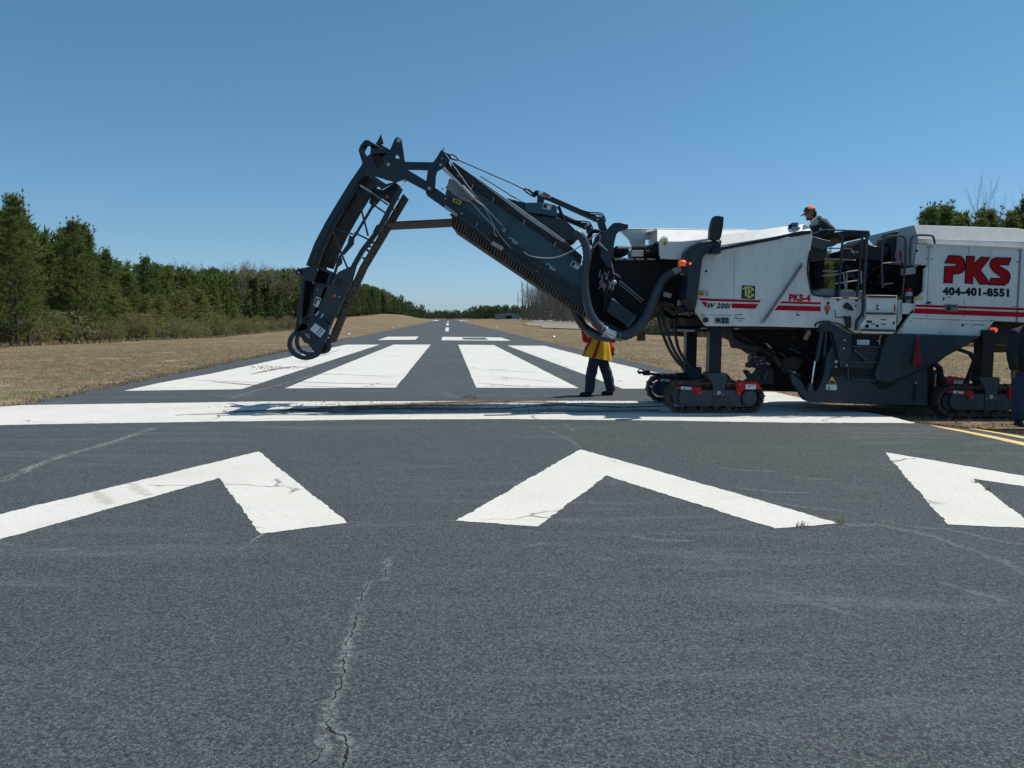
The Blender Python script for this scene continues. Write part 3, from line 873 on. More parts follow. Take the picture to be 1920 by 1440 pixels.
for Y in (YA2, YZ2):
    b.strip([(751, 352), (711, 429), (679, 470), (651, 519), (625, 586), (612, 610)], Y, .07, 9)      # main chord
    b.strip([(672, 345), (645, 387), (623, 427), (604, 462), (594, 492)], Y, .05, 3.5)               # outer chord
    b.strip([(702, 380), (668, 437), (636, 483), (625, 520), (612, 545)], Y + .05, .05, 4.5)
    for a in (((669, 350), (679, 400), (690, 442)), ((624, 427), (662, 439)), ((623, 432), (640, 476), (651, 502)), ((671, 346), (698, 363), (727, 384)),
              ((694, 380), (727, 402)), ((664, 436), (697, 452))): b.strip(a, Y - .01, .04, 3.2)
truss = b.build('lattice_frame', M['blue'], mm, .004)
b = MB(); b.bar(676, 348, 697, 361, YA2 - .06, 2.0); b.build('fold_cylinder_rod', M['chrome'], mm)
b = MB()
b.plate([(655, 440), (664, 446), (663, 458), (645, 478), (640, 476), (651, 458)], YA2 - .02, .04)
b.plate([(630, 478), (641, 484), (641, 494), (634, 500), (628, 490)], YA2 - .02, .04)
b.plate([(700, 352), (718, 356), (742, 342), (752, 350), (735, 385), (716, 372), (700, 390), (692, 380)], YA2 + .5, .04)
b.build('lattice_gusset', M['blue'], mm, .004)
b = MB(); b.strip([(757, 364), (712, 440), (676, 500), (649, 560), (615, 643)], YA2 + .34, .62, 2.5)
b2 = b.build('return_belt', M['belt'], mm)
b = MB()
for i in range(40):
    f = i / 39; u = 756 - f * 140; v = 372 + f * 262 
    if i % 3 != 1: b.plate([(u - 2, v), (u + 1.5, v + 2), (u - 1.0, v + 5), (u - 4, v + 3)], YA2 + .09, .03)
b.build('belt_ribs', M['belt'], b2, smooth=False)
b = MB()
for u, v in ((743, 371), (736, 392), (724, 410), (708, 436), (698, 453), (690, 470), (685, 486), (660, 527), (652, 556)): b.bar(u - 5, v - 3, u + 5, v + 3, YA2 + .02, 2.2, 6)
for u, v in ((697, 455), (653, 560), (616, 630), (692, 462)): b.box(u - 3, v - 2, u + 4, v + 2, YA2 - .02, .04)
b.build('roller_bracket', M['rust'], mm)
b = MB()                                    # slack belt crossing from fold to boom
b.strip([(700, 436), (706, 424), (717, 417.5), (760, 415.5), (800, 413.5), (846, 411)], YA + .08, YZ - YA - .1, 2.5)
b.build('slack_belt', M['belt'], mm)
b = MB(); b.plate([(573, 521), (594, 496), (598, 502), (586, 530), (592, 538), (586, 560), (578, 590), (566, 612), (572, 570), (569, 524)], YA2 + .25, .7)
b.plate([(600, 502), (622, 512), (613, 536), (590, 528)], YA2 + .3, .6)
b.build('inner_housing', M['void'], mm)
b = MB()
b.plate([(559, 507), (563, 503), (571, 502), (593, 496), (600, 500), (597, 504), (588, 530), (580, 527), (569, 523), (564, 514)], YA2 - .05, .04)
b.strip([(594, 499), (621, 512)], YA2 - .04, .04, 5); b.strip([(587, 531), (614, 537)], YA2 - .04, .04, 5); b.strip([(621, 512), (612, 538), (590, 590)], YA2 - .03, .04, 6)
lb = b.build('hinge_plate', M['blue'], mm, .005)
b = MB(); b.ring(560, 511, YA2 - .05, 6, 3, .05); b.build('lifting_eye', M['blue'], lb)
b = MB(); b.disc(560.5, 511, YA2 - .03, 2.6, .04, 12)
for u, v in ((596, 506), (587, 530), (595, 543), (636, 556)): b.disc(u, v, YA2 - .06, 1.4, .03, 8)
b.build('bolt', M['steel'], lb)
b = MB()
sp = [(589, 537), (600, 533), (618, 540), (634, 510), (655, 500), (668, 500), (660, 530), (646, 558), (626, 598), (614, 630), (600, 655), (570, 642), (556, 620), (570, 602), (578, 585), (583, 560)]
b.plate(sp, YA2 - .03, .05); b.plate(sp, YZ2, .05)
b.build('conveyor_side', M['slate'], mm, .006)
b = MB()
b.plate([(631, 520), (644, 525), (640, 541), (627, 536)], YA2 - .034, .01)
b.tube([(592, 538), (585, 552), (583, 566), (580, 578), (577, 590)], 1.2, YA2 - .06); b.tube([(572, 606), (570, 600), (576, 593)], 3, YA2 - .07)
b.plate([(556, 614), (566, 605), (576, 610), (575, 622), (562, 626), (552, 628), (550, 622)], YA2 - .03, .1)
b.build('motor_hoses', M['black'], mm)
b = MB()
mb_ = [(585, 598), (603, 596), (618, 610), (614, 630), (603, 652), (598, 660), (586, 657), (581, 650), (576, 640), (570, 628)]
b.plate(mb_, YA2 - .14, .12)
mot = b.build('motor_housing', M['blue'], mm, .008)
b = MB(); b.plate([(577, 647), (585, 652), (583, 657), (576, 653)], YA2 - .15, .02); b.bar(572, 626, 580, 634, YA2 - .15, .7); b.bar(580, 634, 578, 626, YA2 - .15, .7); b.bar(578, 626, 572, 626, YA2 - .15, .7)
b.build('housing_trim', M['lgrey'], mot)
lab([(591, 606), (611, 620), (600.5, 633), (581, 618)], YA2 - .146, mot, [(.55, .1, .62, .9), (.75, .1, .8, .9)])
lab([(593, 555.5), (603, 560), (596, 577), (587, 572)], YA2 - .036)
b = MB(); b.plate([(596, 584), (599, 583), (594, 592), (590, 591)], YA2 - .04, .01); b.plate([(605, 588), (608, 588), (602, 597), (599, 596)], YA2 - .04, .01); b.build('latch', M['label'], mm)
b = MB(); b.plate([(626, 551), (631, 552), (628, 559), (623, 557)], YA2 - .05, .02); b.build('side_reflector', M['orange'], mm)
b = MB(); b.plate([(724, 366), (730, 366), (727, 373), (722, 371)], YA2 + .4, .02); b.build('side_reflector', M['orange'], mm)
# curved guard hoops round the tail of the folded section
def hoop(Y, pts, w_):
    b = MB(); b.strip(pts, Y, .035, w_); return b.build('guard_hoop', M['blue'], mm, .004)
def arc(cu, cv, ru, rv, a0, a1, n=18): return [(cu + ru * math.cos(math.radians(a0 + (a1 - a0) * i / n)), cv - rv * math.sin(math.radians(a0 + (a1 - a0) * i / n))) for i in range(n + 1)]
hoop(YA2 - .16, [(558, 624), (550, 627)] + arc(573.5, 645, 31, 26, 148, 330, 20), 8.5)
hoop(YZ2 + .1, arc(583, 640, 27, 24, 150, 330, 18), 7.5)
b = MB(); b.disc(600, 650, YA2, 14.5, .30, 22); b.build('tail_pulley', M['belt'], mm)
b = MB(); b.plate([(556, 622), (575, 617), (590, 628), (588, 634), (570, 630), (560, 632)], YA2 - .12, .04); b.build('hoop_mount', M['blue'], mm, .004)

# ---- support cables and top arms
b = MB(); b.tubew([P(866, 303, YA + .1), P(969, 348, YA + .15)], .010, n=6); b.build('steel_cable', M['black'], mm)
b = MB(); b.tubew([P(900, 330, YZ - .1), P(956, 365, YZ - .1)], .010, n=6); b.build('steel_cable', M['black'], mm)
b = MB()
for p, q, Y in (((859, 299), (870, 304.5), YA + .1), ((968, 347), (982, 354), YA + .15), ((955, 364.5), (968, 371), YZ - .1)): b.tubew([P(*p, Y), P(*q, Y)], .020, n=8)
b.tube([(838, 289), (845, 292)], 1.6, YA + .1); b.bar(968, 371, 978, 378, YZ - .1, 1)
b.build('cable_ferrule', M['lgrey'], mm)
b = MB()
b.tube([(843, 292), (848, 290), (856, 295), (858, 300), (850, 299), (843, 295), (843, 292)], 1.3, YA + .1, n=6)
b.tube([(982, 353), (990, 356), (999, 362), (998, 367), (988, 361), (982, 355)], 1.4, YA + .15, n=6); b.bar(990, 355, 1003, 366, YA + .15, 2.2)
b.disc(1002, 364, YA + .1, 4.5, .1, 12); b.box(1003, 357, 1010, 366, YA + .1, .12)
b.build('shackle', M['black'], mm)
b = MB()
b.plate([(1008, 363), (1030, 364), (1036, 373), (1020, 373), (1020, 381), (1007, 380)], YA + .1, .14)
b.plate([(1119, 408), (1125, 405), (1133, 411), (1139, 433), (1127, 437)], YA + .12, .16); b.plate([(1101, 424), (1106, 422), (1110, 430), (1108, 440), (1100, 435)], YZ - .2, .16)
b.build('arm_post', M['blue'], mm, .006)
b = MB(); b.plate([(1018, 361), (1022, 359), (1034, 370), (1034, 368), (1122, 406), (1124, 414), (1118, 416), (1030, 376), (1016, 371)], YA + .14, .10); b.build('support_arm', M['blue'], mm, .006)
b = MB(); b.plate([(1044, 399), (1050, 399), (1102, 421), (1103, 429), (1097, 430), (1044, 407)], YZ - .16, .10); b.build('support_arm', M['blue'], mm, .006)
b = MB()
b.bar(1047, 387, 1060, 419, YA + .2, 3)
for Y, du, dv in ((YA + .12, 0, 0), (YZ - .2, -24, 16)):
    b.tube([(1090 + du, 394 + dv), (1105 + du, 398 + dv), (1120 + du, 399 + dv), (1129 + du, 401 + dv), (1134 + du, 409 + dv), (1135 + du, 416 + dv)], 1.3, Y, n=6)
    b.tube([(1096 + du, 398 + dv), (1110 + du, 402 + dv), (1124 + du, 403 + dv), (1131 + du, 408 + dv), (1130 + du, 413 + dv)], 1.2, Y, n=6)
b.build('arm_hose', M['rubber'], mm)
b = MB()
for u, v, Y in ((1121, 411.5, YA + .1), (1098, 425, YZ - .2)): b.disc(u, v, Y, 2.2, .04, 10)
for i in range(7): b.bar(1010 + i * 3.2, 361 + i * .8, 1011 + i * 3.2, 357 + i * 1.3, YA + .08, .9, 6); b.bar(1010 + i * 3.2, 366 + i * .9, 1013 + i * 3.2, 364 + i, YA + .08, 1.1, 6)
b.build('hose_fitting', M['cream'], mm)
b = MB()      # extraction duct housing on the boom
b.plate([(950, 371), (972, 377), (985, 379), (985, 398), (1018, 405), (1044, 408), (1062, 414), (1079, 431), (1085, 447), (1078, 453), (1060, 452), (1022, 431), (986, 405), (962, 388)], YA + .12, .75)
b.build('duct_housing', M['blue'], mm, .015)
b = MB(); b.plate([(984, 380), (1019, 379), (1040, 383), (1045, 387), (1044, 407), (1018, 402), (985, 398)], YA + .06, .8); b.build('duct_box', M['blue2'], mm, .012)
lab([(1018, 380), (1034, 383), (1033, 394), (1017, 391)], YA + .052, None, [(.08, .15, .5, .85), (.55, .1, .9, .25)])

# ---- suction hoses
YH = 13.62
b = MB(); b.tube([(1078, 436), (1088, 442), (1097, 456), (1101, 480), (1097, 505), (1096, 530), (1099, 560), (1107, 588), (1120, 608), (1136, 621)], [8, 8.2, 8, 7.8, 7.6, 7.6, 7.8, 8, 8.2, 8.2], YH, n=14, rib=(.080, .065)); b.build('suction_hose', M['hose'], mm, angle=60)
b = MB(); b.tube([(1150, 629), (1168, 630), (1190, 620), (1210, 598), (1225, 566), (1235, 540), (1246, 522), (1262, 511)], [8.5, 9, 9.6, 9.6, 9.2, 8.6, 8, 7.6], YH, n=14, rib=(.080, .065)); b.build('suction_hose', M['hose'], mm, angle=60)
b = MB(); b.tube([(1074, 578, YZ - .4), (1086, 600, YZ - .45), (1100, 617, YZ - .5), (1122, 630, 14.2), (1150, 634, 13.9)], 8, n=12, rib=(.080, .065)); b.build('suction_hose', M['hose'], mm, angle=60)
b = MB(); b.tube([(1134, 619), (1144, 625), (1154, 629)], 9.3, YH, n=16); b.build('hose_coupling', M['chrome'], mm)
b = MB(); b.tube([(1260, 512), (1268, 508), (1277, 505)], 6.5, YH, n=14); b.build('hose_coupling', M['lgrey'], mm)
b = MB()
for a in ((1129, 614), (1135, 620), (1154, 629), (1162, 630)): 
    p = P(*a, YH); b.ball(p, px(10.2), 14, (.25, 1, 1))
b.tube([(1128, 630), (1150, 634), (1170, 637)], .9, YH - .1)
b.build('hose_clamp', M['steel'], mm)

# ---- slewing post, valve block and pipes
b = MB(); b.plate([(1127, 434), (1139, 430), (1145, 423), (1150, 418), (1162, 417), (1178, 420), (1178, 428), (1164, 431), (1156, 439), (1152, 455), (1149, 480), (1146, 503), (1138, 500), (1126, 480)], 13.85, .32); b.build('slewing_post', M['blue'], mm, .01)
b = MB(); b.plate([(1124, 436), (1150, 436), (1152, 500), (1165, 525), (1180, 560), (1193, 592), (1205, 606), (1195, 622), (1160, 618), (1128, 600), (1104, 585), (1098, 560), (1096, 520), (1110, 480)], 14.25, .8)
b.build('conveyor_mount', M['void'], mm, .01)
b = MB()
rr = random.Random(5)
for i in range(22):
    u = rr.uniform(1126, 1152); v = rr.uniform(505, 535)
    b.bar(u, v, u + rr.uniform(-5, 5), v + rr.uniform(5, 14), 13.95 - rr.random() * .15, rr.uniform(.8, 1.5), 6)
b.build('valve_pipes', M['grey'], mm)
b = MB(); b.ball(P(1151, 530, 13.9), px(5), 14, (1.1, 1, 1.1)); b.build('accumulator', M['lgrey'], mm)
b = MB()
for i in range(6): b.tube([(1100 + i * 2, 452 + i * 2), (1104 + i, 438 + i), (1114, 431 + i), (1126, 434 + i), (1130, 444 + i)], 1.4, 13.95 + i * .05, n=6)
for i in range(9):
    u = rr.uniform(1128, 1147); b.tube([(u, 500), (u + rr.uniform(-4, 4), 530), (u + rr.uniform(-8, 8), 560), (u + rr.uniform(-10, 12), 585)], 1.6, 13.9 + rr.random() * .2, n=6)
b.tube([(1137, 510), (1138, 545), (1143, 556), (1162, 576)], 1.0, 13.9)
b.build('hydraulic_hoses', M['rubber'], mm)
b = MB(); b.bar(1139, 470, 1122, 455, 13.8, 2.2); b.bar(1124, 452, 1112, 465, 13.8, 1.5); b.bar(1146, 492, 1152, 515, 13.8, 1.0); b.build('hose_end', M['steel'], mm)
b = MB(); b.plate([(1136, 584), (1146, 561), (1150, 558), (1192, 590), (1178, 612), (1172, 609)], 13.85, .3); b.build('slewing_cylinder', M['blue'], mm, .02)
b = MB(); b.plate([(1190, 588), (1195, 592), (1179, 615), (1173, 611)], 13.8, .4); b.bar(1146, 560, 1160, 570, 13.83, 1.1); b.build('cylinder_cap', M['blue2'], mm, .008)
b = MB(); b.plate([(1100, 588), (1128, 600), (1165, 617), (1180, 622), (1176, 626), (1158, 624), (1124, 608)], 13.9, .9); b.build('conveyor_foot', M['black'], mm, .008)
b = MB(); b.plate([(1158, 622), (1178, 624), (1168, 628)], 13.8, .3); b.box(1195, 622, 1210, 639, 14.2, .05); b.build('rusty_flap', M['rust'], mm)

# ---- machine front: black bulkhead, white water tank and hood
b = MB()
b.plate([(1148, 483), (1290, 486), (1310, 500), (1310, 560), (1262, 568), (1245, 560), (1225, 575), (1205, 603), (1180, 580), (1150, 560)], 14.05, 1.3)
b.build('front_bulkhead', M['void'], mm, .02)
b = MB()
for u0, u1 in ((1152.5, 1169), (1172.5, 1188), (1192, 1208), (1213, 1229)): b.box(u0, 484.3, u1, 487.3, 13.98, .04)
b.build('step_grip', M['lgrey'], mm)
b = MB(); b.bar(1148, 510, 1164, 521, 13.98, 1.6); b.bar(1162, 526, 1206, 563, 13.98, 1.8); b.bar(1160, 531, 1203, 567, 13.99, 1.2); b.build('guide_rail', M['grey'], mm)
b = MB(); b.plate([(1161, 431), (1231, 430), (1232, 482), (1178, 482), (1178, 472), (1186, 465), (1180, 449)], 15.0, .1, [[(1210, 449), (1218, 449), (1218, 460), (1210, 460)]]); 
b.plate([(1184, 470), (1207, 470), (1207, 481), (1184, 481)], 14.0, .4)
b.build('front_frame', M['white'], mm, .006)
b = MB(); b.plate([(1155, 461), (1178, 461), (1180, 470), (1176, 478), (1165, 481), (1153, 478)], 14.3, .5); b.plate([(1207, 474), (1235, 472), (1236, 483), (1207, 483)], 14.1, .5); b.build('front_machinery', M['void'], mm, .01)
b = MB(); b.bar(1157, 464, 1187, 464, 13.9, 2.3); b.disc(1231, 454, 13.85, 2, .1); b.bar(1226, 454.5, 1236, 454, 13.85, 1.2); b.build('spray_bar', M['lgrey'], mm)
b = MB(); b.bar(1185, 464, 1235, 464, 13.9, 4.2); b.tube([(1207, 470), (1214, 474), (1222, 471), (1230, 467)], 2.6, 13.88); b.disc(1230, 464, 13.84, 8, .25); b.build('pump_drive', M['black'], mm)

# white nose: near face + sloping top up to the ridge
b = MB()
b.plate([(1236, 455), (1239, 449), (1244, 444.5), (1250, 446), (1253, 452.3), (1265, 452.8), (1280, 452.5), (1305, 450), (1328, 446.3), (1328, 492), (1285, 487), (1246, 485.5), (1240, 484), (1237, 479)], 13.55, .06)
b.slab([P(u, v, 13.57) for u, v in ((1232, 452.3), (1265, 452.6), (1280, 452.3), (1305, 449.8), (1330, 445.8))] + [P(1400, 434.8, 13.64), P(1425, 431.6, 13.66)],
       [P(u, v, 13.78) for u, v in ((1232, 430), (1265, 430.4), (1280, 430.6), (1305, 431), (1330, 431.5))] + [P(1400, 432.0, 13.78), P(1425, 431.4, 13.78)], .02)
b.slab([P(u, v, 13.78) for u, v in ((1232, 430), (1330, 431.5), (1425, 431.4))], [P(u, v, 15.2) for u, v in ((1208, 436), (1295, 438), (1378, 440))], .02)
b.plate([(1232, 430), (1237, 430), (1240, 484), (1232, 482)], 14.2, .9)
nose = b.build('water_tank_cover', M['white'], mm, .006)
b = MB(); b.tubew([P(1163, 430, 15.0), P(1225, 429.6, 14.9), P(1232, 429.6, 13.8), P(1305, 430.8, 13.8), P(1400, 431.8, 13.8)], .016, n=6, smooth=False); b.tube([(1237, 452), (1239, 446), (1244, 443.5), (1250, 445), (1253, 451)], .8, 13.54, n=6)
b.build('cover_edge', M['white'], nose)
b = MB(); b.box(1301, 428.6, 1315, 430.4, 14.8, .15); b.build('hatch', M['grey'], mm)
ylab = [(1243, 453), (1251, 453), (1250.5, 460), (1243, 459.5)]
decal('lifting_label', ylab, 13.545, M['yellow'], mm); ink(mm, ylab, 13.543, [(.3, .2, .7, .45), (.4, .5, .6, .9)])

# big near side panel
pan = [(1303, 582), (1307, 563), (1311, 530), (1314, 505), (1317, 484), (1323, 475), (1333, 471), (1352, 467), (1521, 438), (1524, 443), (1520, 465), (1517, 487), (1516, 513), (1519, 530), (1521, 543), (1525, 551), (1531, 555),
       (1545, 557), (1617, 561), (1618, 624), (1600, 624), (1575, 612), (1527, 614.5), (1440, 612), (1372, 611.5), (1329, 611.5), (1323, 611)]
b = MB(); b.plate(pan, YN, .08); sp_ = b.build('side_panel', M['white'], mm, .008)
b = MB(); b.plate([(1320, 485), (1340, 474), (1515, 443), (1512, 480), (1510, 520), (1518, 556), (1600, 566), (1610, 610), (1330, 606), (1312, 575)], YN + .1, 1.85); b.build('tank_body', M['void'], mm)
b = MB()
b.slab([P(u, v, YN + .01) for u, v in ((1333, 464), (1352, 460), (1440, 446), (1500, 435), (1521, 432))], [P(u, v, YN + .16) for u, v in ((1333, 446), (1352, 443), (1411, 433), (1483, 422.5), (1509, 420.5))], .02)
b.slab([P(u, v, YN + .16) for u, v in ((1333, 446), (1352, 443), (1411, 433), (1483, 422.5), (1509, 420.5))], [P(u, v, 15.5) for u, v in ((1300, 466), (1320, 462), (1375, 452), (1440, 442), (1466, 440))], .02)
b.plate([(1509, 420.5), (1514, 422), (1522, 432), (1523, 440), (1516, 442), (1505, 430)], YN + .06, .8)
b.build('hood', M['white'], mm, .006)
b = MB(); b.strip([(1345, 467.5), (1400, 457), (1450, 447.5), (1485, 439.5), (1503, 435.8), (1521, 435)], YN - .02, .10, 6); b.build('hood_seal', M['black'], mm, .004)
b = MB(); b.plate([(1348, 469), (1356, 462), (1356, 470)], YN, .1)
for u0, v0, u1, v1 in ((1377, 470, 1376, 560), (1376, 600, 1372, 611), (1330, 590, 1372, 591.5)): b.bar(u0, v0, u1, v1, YN - .001, .35, 4)
b.build('panel_seam', M['grey'], sp_)
YD = YN - .006
b = MB()
b.plate([(1307.5, 559), (1427, 563), (1424, 567), (1316, 564)], YD, .004); b.plate([(1372, 569), (1422, 570.2), (1416, 579), (1372, 577.6)], YD, .004); b.plate([(1314.5, 566), (1325, 566.5), (1325, 577)], YD, .004)
b.plate([(1466, 565), (1539.6, 567), (1539, 571), (1463, 568.6)], YD, .004); b.plate([(1460, 572.5), (1539, 574.6), (1539, 583.8), (1452, 581.5)], YD, .004)
b.build('stripe', M['stripe'], sp_, smooth=False)
text('lettering', 'W 200i', 1326.5, 567.8, 577.8, 1370, 568.8, 579, YD, M['navy'], sp_, .3, .03)
d = decal('company_sticker', [(1391, 535), (1416, 536), (1415.5, 561), (1390, 560)], YD, M['labelink'], sp_)
# letters T E C bent into a round badge
b = MB(); Yt = YD - .003
b.plate([(1392.5, 541), (1396, 538), (1401, 536.8), (1401.5, 539.5), (1399.8, 540), (1400, 556), (1397, 555.5), (1396.8, 541), (1393.5, 543)], Yt, .003)
b.plate([(1402.5, 536.5), (1408, 537.5), (1407.5, 540), (1405, 539.8), (1405, 545), (1407, 545.3), (1407, 548), (1405, 547.8), (1405, 556), (1407.5, 555.8), (1407.5, 558.6), (1402, 558.8)], Yt, .003)
b.plate([(1409, 538), (1412.5, 541), (1413.5, 545), (1411, 545), (1410.3, 542.5), (1409.2, 543), (1409.2, 552.5), (1410.5, 553), (1411.2, 550.5), (1413.7, 550.5), (1412.5, 555), (1409, 557.8), (1408.2, 556), (1408.2, 540)], Yt, .003)
b.build('lettering', M['lemon'], d, smooth=False)
wl = [(1310, 545), (1328.5, 545.6), (1328.5, 554.5), (1310, 553.8)]
wl_o = decal('warning_label', wl, YD, M['orange'], sp_)
b = MB(); b.plate([(1311, 546), (1319, 546.3), (1319, 553.3), (1311, 553)], Yt, .002); b.build('print', M['yellow'], wl_o); b = MB(); b.plate([(1315, 546.8), (1318, 552.4), (1312, 552.2)], Yt - .002, .002); b.plate([(1322, 548), (1323.5, 547.5), (1326.5, 552), (1325, 553)], Yt - .002, .002); b.build('print', M['labelink'], wl_o)
b = MB(); b.plate([(1320, 546.3), (1327.7, 546.6), (1327.7, 553.7), (1320, 553.4)], Yt, .002); b.build('print', M['label'], wl_o)
b = MB(); b.plate([(1317, 586), (1322, 591), (1317, 596), (1312, 591)], YD, .003); b.build('warning_label', M['yellow'], sp_)
b = MB(); b.disc(1323.5, 600, YN - .04, 5, .05, 14); b.disc(1324.5, 508.5, YN - .02, 2.2, .03, 10); b.build('lock', M['black'], sp_)
ep = [(1340, 595), (1368, 596), (1368, 607.5), (1340, 606.5)]
b = MB(); b.plate(ep, YN - .01, .012); epo = b.build('control_plate', M['grey'], sp_, .003)
b = MB(); b.disc(1347, 600.5, YN - .03, 3, .02, 12)
for u in (1356, 1362.5):
    for v in (597.9, 603.3): b.disc(u, v, YN - .025, 2.1, .016, 10)
b.build('button', M['navy'], epo)
ink(sp_, [(1375, 588), (1398, 589), (1398, 604), (1375, 603)], YD + .002, [(.1, .1, .35, .16), (.4, .05, .75, .12), (.1, .3, .3, .36), (.08, .55, .95, .63), (.3, .85, .8, .9)])
ink(sp_, [(1490, 584), (1500, 584), (1500, 594), (1490, 593)], YD + .002, [(.1, .1, .7, .2), (.3, .55, .9, .85)])
text('lettering', 'PKS-4', 1479, 551, 564.5, 1520, 552, 566, YD, M['stripe'], sp_, .1, .055)
b = MB(); b.bar(1504, 496, 1431, 604, YN - .03, 2.3); b.build('gas_strut', mat('olive metal', (.12, .115, .085), .5, .4, amt=.4), mm)
b = MB(); b.disc(1504, 495, YN - .05, 2.6, .05, 10); b.disc(1431, 604, YN - .05, 3, .05, 10); b.tube([(1504, 496), (1431, 604)], .8, YN - .055); b.build('strut_end', M['steel'], mm)
b = MB(); b.disc(1551.6, 578, YN - .02, 5.6, .02, 16); b.build('round_reflector', M['orange'], sp_)
b = MB(); b.plate([(1550, 583), (1554, 583), (1552, 589), (1549, 589)], YN - .015, .015); b.build('key', M['rust'], sp_)
b = MB(); b.box(1551, 566, 1555.5, 571, YN - .02, .02); b.plate([(1584, 573), (1589, 567), (1594, 570), (1601, 580), (1600, 583), (1583, 577)], YN - .06, .06); b.disc(1605, 573.5, YN - .02, 1.7, .02, 10)
b.plate([(1583, 592.5), (1596, 593), (1596, 615), (1589, 615), (1586, 600)], YN - .07, .07); b.build('bracket', M['black'], sp_, .003)
b = MB(); b.tube([(1566, 581.6), (1566.5, 592), (1569, 595), (1585, 594.5)], 1.0, YN - .05, n=6); b.build('hook_rod', M['hose'], sp_)
b = MB(); b.box(1544, 601, 1556, 603, YN - .03, .03); b.build('cable_clip', M['black'], sp_)

# curved front duct, mirror, beacons
b = MB(); b.plate([(1284, 488), (1286, 474), (1294, 462), (1309, 453), (1330, 449), (1352, 452), (1352, 466), (1333, 471), (1322, 477), (1317, 485), (1314.5, 507), (1311, 530), (1307, 563), (1303, 583), (1287, 562), (1290, 520)], YN - .2, .75); b.build('front_duct', M['blue'], mm, .03)
b = MB(); b.tube([(1299, 492), (1301, 478), (1308, 469), (1320, 463), (1334, 459)], 1.5, YN - .2, n=8); b.build('duct_bead', M['blue2'], mm)
b = MB(); b.plate([(1334, 473), (1338, 466), (1344, 458), (1352, 457), (1352, 475)], YN - .3, .3); b.build('mirror_base', M['black'], mm, .006)
b = MB(); b.tube([(1342, 460), (1350, 458), (1351, 452), (1346, 449)], 1.3, YN - .32, n=8); b.build('mirror_arm', M['black'], mm)
b = MB(); b.plate([(1331, 447), (1332, 430), (1336, 412), (1340, 405), (1345, 404), (1355, 405), (1357.5, 408), (1356, 425), (1353, 442), (1350, 449), (1342, 450.5)], YN - .40, .16); mi = b.build('mirror', M['rubber'], mm, .025)
b = MB(); p = P(1279.5, 492.5, YN - .22); b.ball(p, px(8), 16, (1, .9, .62)); b.box(1273, 496, 1286, 498.5, YN - .27, .1); b.build('beacon', M['beacon'], mm)
b = MB(); b.disc(1294.5, 494, YN - .22, 2.6, .03, 12); b.build('marker_lamp', M['redlamp'], mm)
b = MB(); b.bar(1278, 514, 1291, 514.5, YN, .9); b.disc(1279, 514, YN - .02, 2, .04, 10); b.build('lever', M['lgrey'], mm)
b = MB(); b.disc(1488, 428.5, YN + .10, 9.5, .25, 18); b.build('filler_ring', M['navy'], mm, .01)
b = MB(); c = P(1490, 422, YN + .12); b.tubew([c + Vector((0, 0, -.05)), c + Vector((0, 0, .0)), c + Vector((0, 0, .035))], [.055, .06, .062], n=16, smooth=False); b.build('filler_cap', M['bluecap'], mm)
b = MB(); c = P(1491, 426.5, YN + .12); b.tubew([c, c + Vector((0, 0, -.03))], .085, n=16, smooth=False); b.build('filler_neck', M['lgrey'], mm)

# ---- under the front: axle beam, legs, rusty brackets
b = MB(); b.box(1269, 616, 1372, 622, 13.7, 1.5); b.box(1316, 611, 1560, 617.5, 13.6, 1.6); b.build('axle_beam', M['black'], mm, .008)
b = MB(); b.bar(1270, 619, 1302, 620, 13.6, 2.6); b.box(1314, 614.5, 1327, 617, 13.55, .1); b.box(1377, 615, 1386, 618, 13.55, .1); b.build('beam_tube', M['grey'], mm)
b = MB()
b.plate([(1287, 597), (1309, 594), (1316, 604), (1320, 612), (1285, 612)], 13.9, .6); b.plate([(1276, 596), (1287, 597), (1286, 612), (1275, 611)], 13.85, .3)
b.bar(1246, 577, 1268, 590, 13.9, 4); b.bar(1255, 570, 1275, 580, 14.1, 4); b.plate([(1245, 566), (1262, 569), (1268, 578), (1246, 572)], 13.95, .3)
b.build('rusty_bracket', M['rust'], mm)
b = MB(); b.plate([(1272, 562), (1281, 562), (1283, 566), (1279, 571), (1270, 573)], 13.8, .08); b.plate([(1245, 547), (1260, 551), (1257, 559), (1244, 555)], 13.8, .05)
rr = random.Random(11)
for i in range(16):
    u = 1272 + i * 2.2; b.bar(u, 589 + rr.uniform(-3, 3), u + 3, 587 + rr.uniform(-3, 5), 13.8, 1.0, 6)
b.build('pale_bracket', M['cream'], mm)
b = MB(); b.plate([(1270, 573), (1285, 575), (1290, 585), (1282, 592), (1271, 588)], 13.82, .3); b.plate([(1286, 580), (1297, 580), (1303, 592), (1290, 592)], 13.8, .3); b.build('drive_motor', M['blue'], mm, .02)
b = MB(); b.plate([(1240, 565), (1262, 568), (1290, 562), (1303, 584), (1318, 606), (1318, 614), (1275, 616), (1262, 600), (1246, 592)], 14.4, .8); b.build('front_machinery', M['void'], mm)
def hoseset(paths, r, Y, name='hydraulic_hose'):
    for p in paths:
        b = MB(); b.tube(p, r, Y, n=8); b.build(name, M['rubber'], mm)
hoseset([[(1234, 585), (1237, 608), (1247, 637), (1259, 662), (1276, 684), (1291, 694)], [(1264, 597), (1266, 624), (1272, 653), (1283, 673), (1302, 698)], [(1240, 580), (1244, 600), (1254, 632), (1266, 660), (1284, 686)]], 3.0, 13.75)

def leg_u(du, Y, name='lifting_leg'):
    b = MB(); b.plate([(1331 + du, 612), (1355.5 + du, 612), (1352.5 + du, 700), (1328.5 + du, 700)], Y, .26); o = b.build(name, M['black'], mm, .02)
    return o
